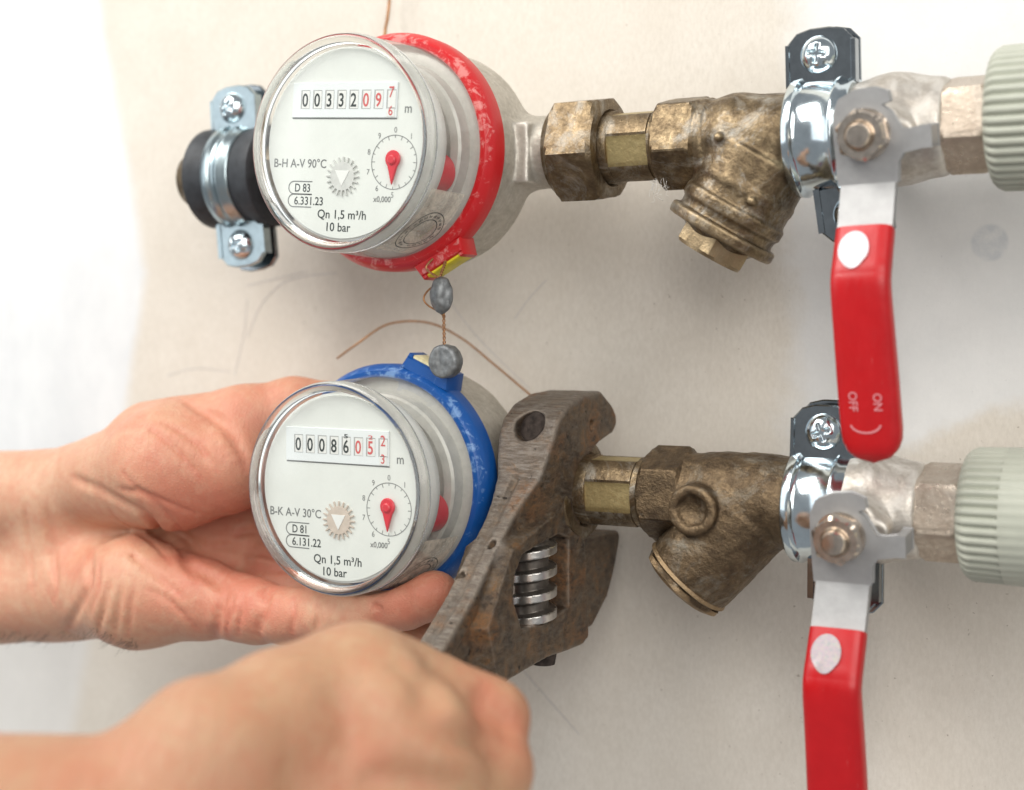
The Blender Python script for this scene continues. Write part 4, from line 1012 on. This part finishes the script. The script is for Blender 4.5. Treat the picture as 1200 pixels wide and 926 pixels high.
def palm_base(X, Y, Z):
    d = d_cone(X, Y, Z, A(-190, 592, -84), A(70, 582, -74), 20, 17)
    d = smin(d, d_cone(X, Y, Z, A(-190, 712, -84), A(70, 692, -74), 20, 17.5), 14)
    # carpals to knuckles
    for (a, b_, r0, r1) in (((80, 590, -68), (325, 550, -44), 16, 11.5), ((80, 620, -68), (335, 605, -44), 16, 11.5),
                            ((80, 655, -70), (328, 660, -50), 16, 11.0), ((80, 690, -70), (305, 712, -64), 16, 10.5)):
        d = smin(d, d_cone(X, Y, Z, A(*a), A(*b_), r0, r1), 9)
    # ball of the little finger
    hy = d_cone(X, Y, Z, A(95, 690, -75), A(165, 694, -80), 16, 18.5); hy = smin(hy, d_cone(X, Y, Z, A(165, 694, -80), A(232, 702, -78), 18.5, 14), 6)
    d = smin(d, hy, 6)
    # ball of the thumb
    th = d_cone(X, Y, Z, A(100, 566, -74), A(200, 548, -80), 15, 20.5); th = smin(th, d_cone(X, Y, Z, A(200, 548, -80), A(262, 545, -74), 20.5, 17), 6)
    d = smin(d, th, 5)
    tm = d_cone(X, Y, Z, A(180, 520, -74), A(285, 495, -66), 15, 12.0); tm = smin(tm, d_cone(X, Y, Z, A(285, 495, -66), A(345, 480, -56), 12.0, 10.8), 4)
    tm = smin(tm, d_cone(X, Y, Z, A(345, 480, -56), A(392, 478, -48), 10.8, 9.0), 3)
    d = smin(d, tm, 5)
    # heel pad before the front finger
    d = smin(d, d_cone(X, Y, Z, A(240, 702, -76), A(300, 718, -80), 12, 10.2), 4)
    # fingers under the meter
    def fing(pts, k=2.0):
        e = None
        for (p, q) in zip(pts[:-1], pts[1:]):
            c = d_cone(X, Y, Z, A(*p[:3]), A(*q[:3]), p[3], q[3]); e = c if e is None else smin(e, c, k)
        return e
    d = smin(d, fing([(285, 712, -78, 10), (335, 722, -82, 9.0), (385, 722, -84, 8.7), (430, 716, -84, 8.3), (475, 707, -83, 7.9), (500, 699, -82, 7.4), (512, 695, -81, 6.6)]), 3.5)
    d = smin(d, fing([(322, 668, -56, 10), (372, 728, -64, 9.0), (440, 752, -66, 8.6), (500, 748, -64, 8.0), (535, 735, -60, 7.0)]), 3)
    d = smin(d, fing([(335, 610, -46, 11), (350, 700, -46, 9.4), (420, 758, -46, 8.8), (480, 770, -44, 8.0)]), 3)
    d = smin(d, fing([(328, 555, -44, 11), (340, 660, -34, 9.4), (380, 740, -28, 8.6), (430, 770, -26, 8.0)]), 3)
    # the cap and ring press into the skin
    cy = np.sqrt((X+4.0)**2+(Z+51.5)**2)
    cap_ = np.maximum(cy-33.7, -(Y+100.5)); ringd = np.maximum(np.maximum(cy-38.0, -(Y+73.5)), Y+20)
    d = smax(d, -np.minimum(cap_, ringd), 1.2)
    return d
hand_mesh('hand', palm_base, (-185, -118, -126), (34, -10, -10), 0.80,
    [(3.00, 1.15, [(84, 560), (93, 564), (128, 582), (171, 607), (202, 632), (222, 663), (230, 680)]), (1.76, 4.5, [(93, 564), (128, 582), (171, 607), (202, 632), (222, 663)]),
     (2.70, 1.15, [(160, 600), (171, 607), (210, 624), (237, 644), (272, 660), (318, 667), (340, 668)]), (1.62, 3.5, [(210, 624), (237, 644), (272, 660), (318, 667)]),
     (3.30, 1.2, [(212, 652), (222, 663), (253, 679), (261, 698), (254, 735), (248, 750)]), (1.62, 3.5, [(222, 663), (253, 679), (261, 698), (254, 735)]),
     (2.70, 1.1, [(314, 690), (311, 704), (306, 722), (303, 745)]), (1.08, 3.0, [(314, 690), (308, 715), (303, 745)]),
     (1.80, 1.1, [(54, 595), (58, 615), (62, 650), (66, 685), (62, 705)]), (2.40, 1.2, [(106, 640), (105, 656), (103, 687), (90, 715), (78, 740)]), (1.22, 3.2, [(105, 656), (103, 687), (90, 715)]),
     (1.65, 1.0, [(128, 685), (122, 712), (116, 742)]), (1.50, 1.0, [(142, 690), (138, 716), (134, 745)]), (1.20, 0.9, [(156, 690), (152, 715), (150, 745)]), (1.05, 0.9, [(117, 660), (114, 690), (106, 720)]),
     (2.70, 1.2, [(215, 470), (228, 477), (252, 490), (270, 506), (283, 528), (289, 548)]), (1.35, 3.4, [(240, 483), (270, 506), (286, 540)]),
     (2.10, 1.1, [(225, 645), (237, 644), (262, 640), (300, 648), (325, 655)]), (1.80, 1.0, [(275, 628), (295, 622), (320, 628)]),
     (1.35, 0.9, [(372, 702), (373, 720), (370, 745)]), (1.35, 0.9, [(437, 695), (440, 715), (438, 738)]), (0.90, 0.9, [(443, 695), (446, 715), (444, 735)]), (1.20, 1.0, [(28, 590), (34, 640), (38, 690)]),
     (1.35, 0.9, [(145, 555), (180, 588), (205, 615), (215, 635)]), (1.20, 0.9, [(118, 636), (160, 655), (190, 680), (215, 700)]), (1.20, 0.9, [(138, 573), (175, 580), (232, 602)]),
     (1.20, 0.9, [(128, 598), (165, 625), (200, 660)]), (1.05, 0.9, [(345, 700), (344, 722), (342, 745)]), (0.90, 0.9, [(170, 500), (200, 520), (235, 560)]), (0.90, 0.9, [(190, 495), (225, 515), (255, 550)]),
     (1.05, 0.9, [(272, 690), (270, 715), (266, 745)]), (0.90, 0.9, [(285, 692), (284, 715), (280, 745)]), (0.90, 0.9, [(170, 690), (200, 705), (230, 735)])],
    [(85, 665, -92, 16, 0.35), (230, 700, -95, 18, 0.42), (480, 700, -88, 18, 0.42), (512, 690, -86, 9, 0.35), (240, 570, -92, 24, 0.32), (270, 620, -70, 30, 0.5), (300, 690, -85, 16, 0.4), (350, 720, -90, 20, 0.1), (330, 480, -70, 22, 0.2), (60, 560, -95, 22, -0.15), (150, 640, -98, 18, -0.12)],
    M['palm'], 'open hand with its palm showing, cupped under the blue ringed meter')

def fist_base(X, Y, Z):
    d = d_cone(X, Y, Z, A(-330, 1010, -285), A(110, 975, -240), 26, 19.5)
    d = smin(d, d_cone(X, Y, Z, A(-330, 1090, -285), A(150, 1040, -240), 27, 20), 14)
    # wrist end, knuckle row
    K = [((240, 872, -222), (534, 836, -160), 14, 9.8), ((235, 905, -226), (556, 886, -166), 14, 10.2), ((210, 945, -230), (552, 946, -176), 14, 9.8), ((215, 990, -232), (545, 1010, -190), 14, 9.0)]
    for a, b_, r0, r1 in K: d = smin(d, d_cone(X, Y, Z, A(*a), A(*b_), r0, r1), 10)
    d = smin(d, d_ell(X, Y, Z, A(420, 880, -192), (30, 18, 24)), 12)
    # knobs of the knuckles
    for q, r in (((540, 836, -164), 9.8), ((560, 890, -170), 10.0), ((554, 948, -180), 9.4)): d = smin(d, d_cone(X, Y, Z, A(*q), A(q[0]+2, q[1]+2, q[2]), r, r), 4)
    d = smin(d, d_cone(X, Y, Z, A(490, 806, -176), A(574, 842, -166), 9.0, 9.6), 4)
    d = smin(d, d_cone(X, Y, Z, A(500, 886, -184), A(576, 904, -174), 9.0, 9.6), 4)
    # first finger joints bending away round the handle
    for a, b_, c in (((534, 838, -160), (546, 848, -128), (490, 850, -118)), ((556, 888, -166), (564, 903, -134), (506, 905, -124)), ((552, 946, -176), (560, 958, -142), (502, 960, -132)), ((545, 1010, -190), (555, 1020, -156), (500, 1020, -144))):
        d = smin(d, d_cone(X, Y, Z, A(*a), A(*b_), 9.6, 9.0), 3); d = smin(d, d_cone(X, Y, Z, A(*b_), A(*c), 9.0, 8.0), 2)
    # thumb side: wrist bone, thumb metacarpal and the web
    d = smin(d, d_cone(X, Y, Z, A(285, 880, -220), A(330, 842, -208), 12.5, 12), 8)
    d = smin(d, d_cone(X, Y, Z, A(330, 838, -206), A(425, 800, -186), 12, 10.5), 8)
    d = smin(d, d_cone(X, Y, Z, A(420, 800, -186), A(500, 815, -158), 11, 10.0), 9)
    d = smin(d, d_cone(X, Y, Z, A(500, 812, -156), A(520, 830, -132), 9.0, 7.6), 4)
    return d
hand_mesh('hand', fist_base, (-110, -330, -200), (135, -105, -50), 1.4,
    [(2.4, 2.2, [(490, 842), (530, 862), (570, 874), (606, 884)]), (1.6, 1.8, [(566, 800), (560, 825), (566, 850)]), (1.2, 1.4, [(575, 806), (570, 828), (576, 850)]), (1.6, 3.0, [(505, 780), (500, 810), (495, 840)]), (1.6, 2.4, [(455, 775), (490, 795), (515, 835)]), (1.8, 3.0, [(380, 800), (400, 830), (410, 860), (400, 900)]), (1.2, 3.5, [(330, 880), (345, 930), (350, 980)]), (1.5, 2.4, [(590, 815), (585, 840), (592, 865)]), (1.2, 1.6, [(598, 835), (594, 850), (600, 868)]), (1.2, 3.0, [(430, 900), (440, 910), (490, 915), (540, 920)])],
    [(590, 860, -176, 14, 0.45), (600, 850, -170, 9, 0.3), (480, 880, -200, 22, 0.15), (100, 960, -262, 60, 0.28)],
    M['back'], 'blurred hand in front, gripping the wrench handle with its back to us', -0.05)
# fine hairs under the left wrist
mb = MB(); g = random.Random(5)
us = [g.uniform(-5, 165) for k in range(90)]; rows = [800-4*q for q in range(22)]
hits = march(palm_base, [(u, v_) for u in us for v_ in rows]); roots = []
for k, u in enumerate(us):
    col = hits[k*22:k*22+22]; ok = [q for q in col if q is not None]
    if not ok: continue
    p = ok[min(len(ok)-1, g.randrange(4))]
    d = np.array([g.uniform(-4.5, 0.5), g.uniform(-1.5, 0.5), -g.uniform(1.0, 3.0)])
    tube(mb, [p, p+d*0.6+np.array([0.3, 0, 0.2]), p+d*1.1], [0.06, 0.05, 0.02], 4)
hand0 = [o for o in COL.objects if o.name == 'hand'][0]
ho = build(mb, 'wrist_hair', M['hair'], hand0, angle=None); ho['kind'] = 'stuff'
for o in COL.objects:
    if '_o' in o: del o['_o']
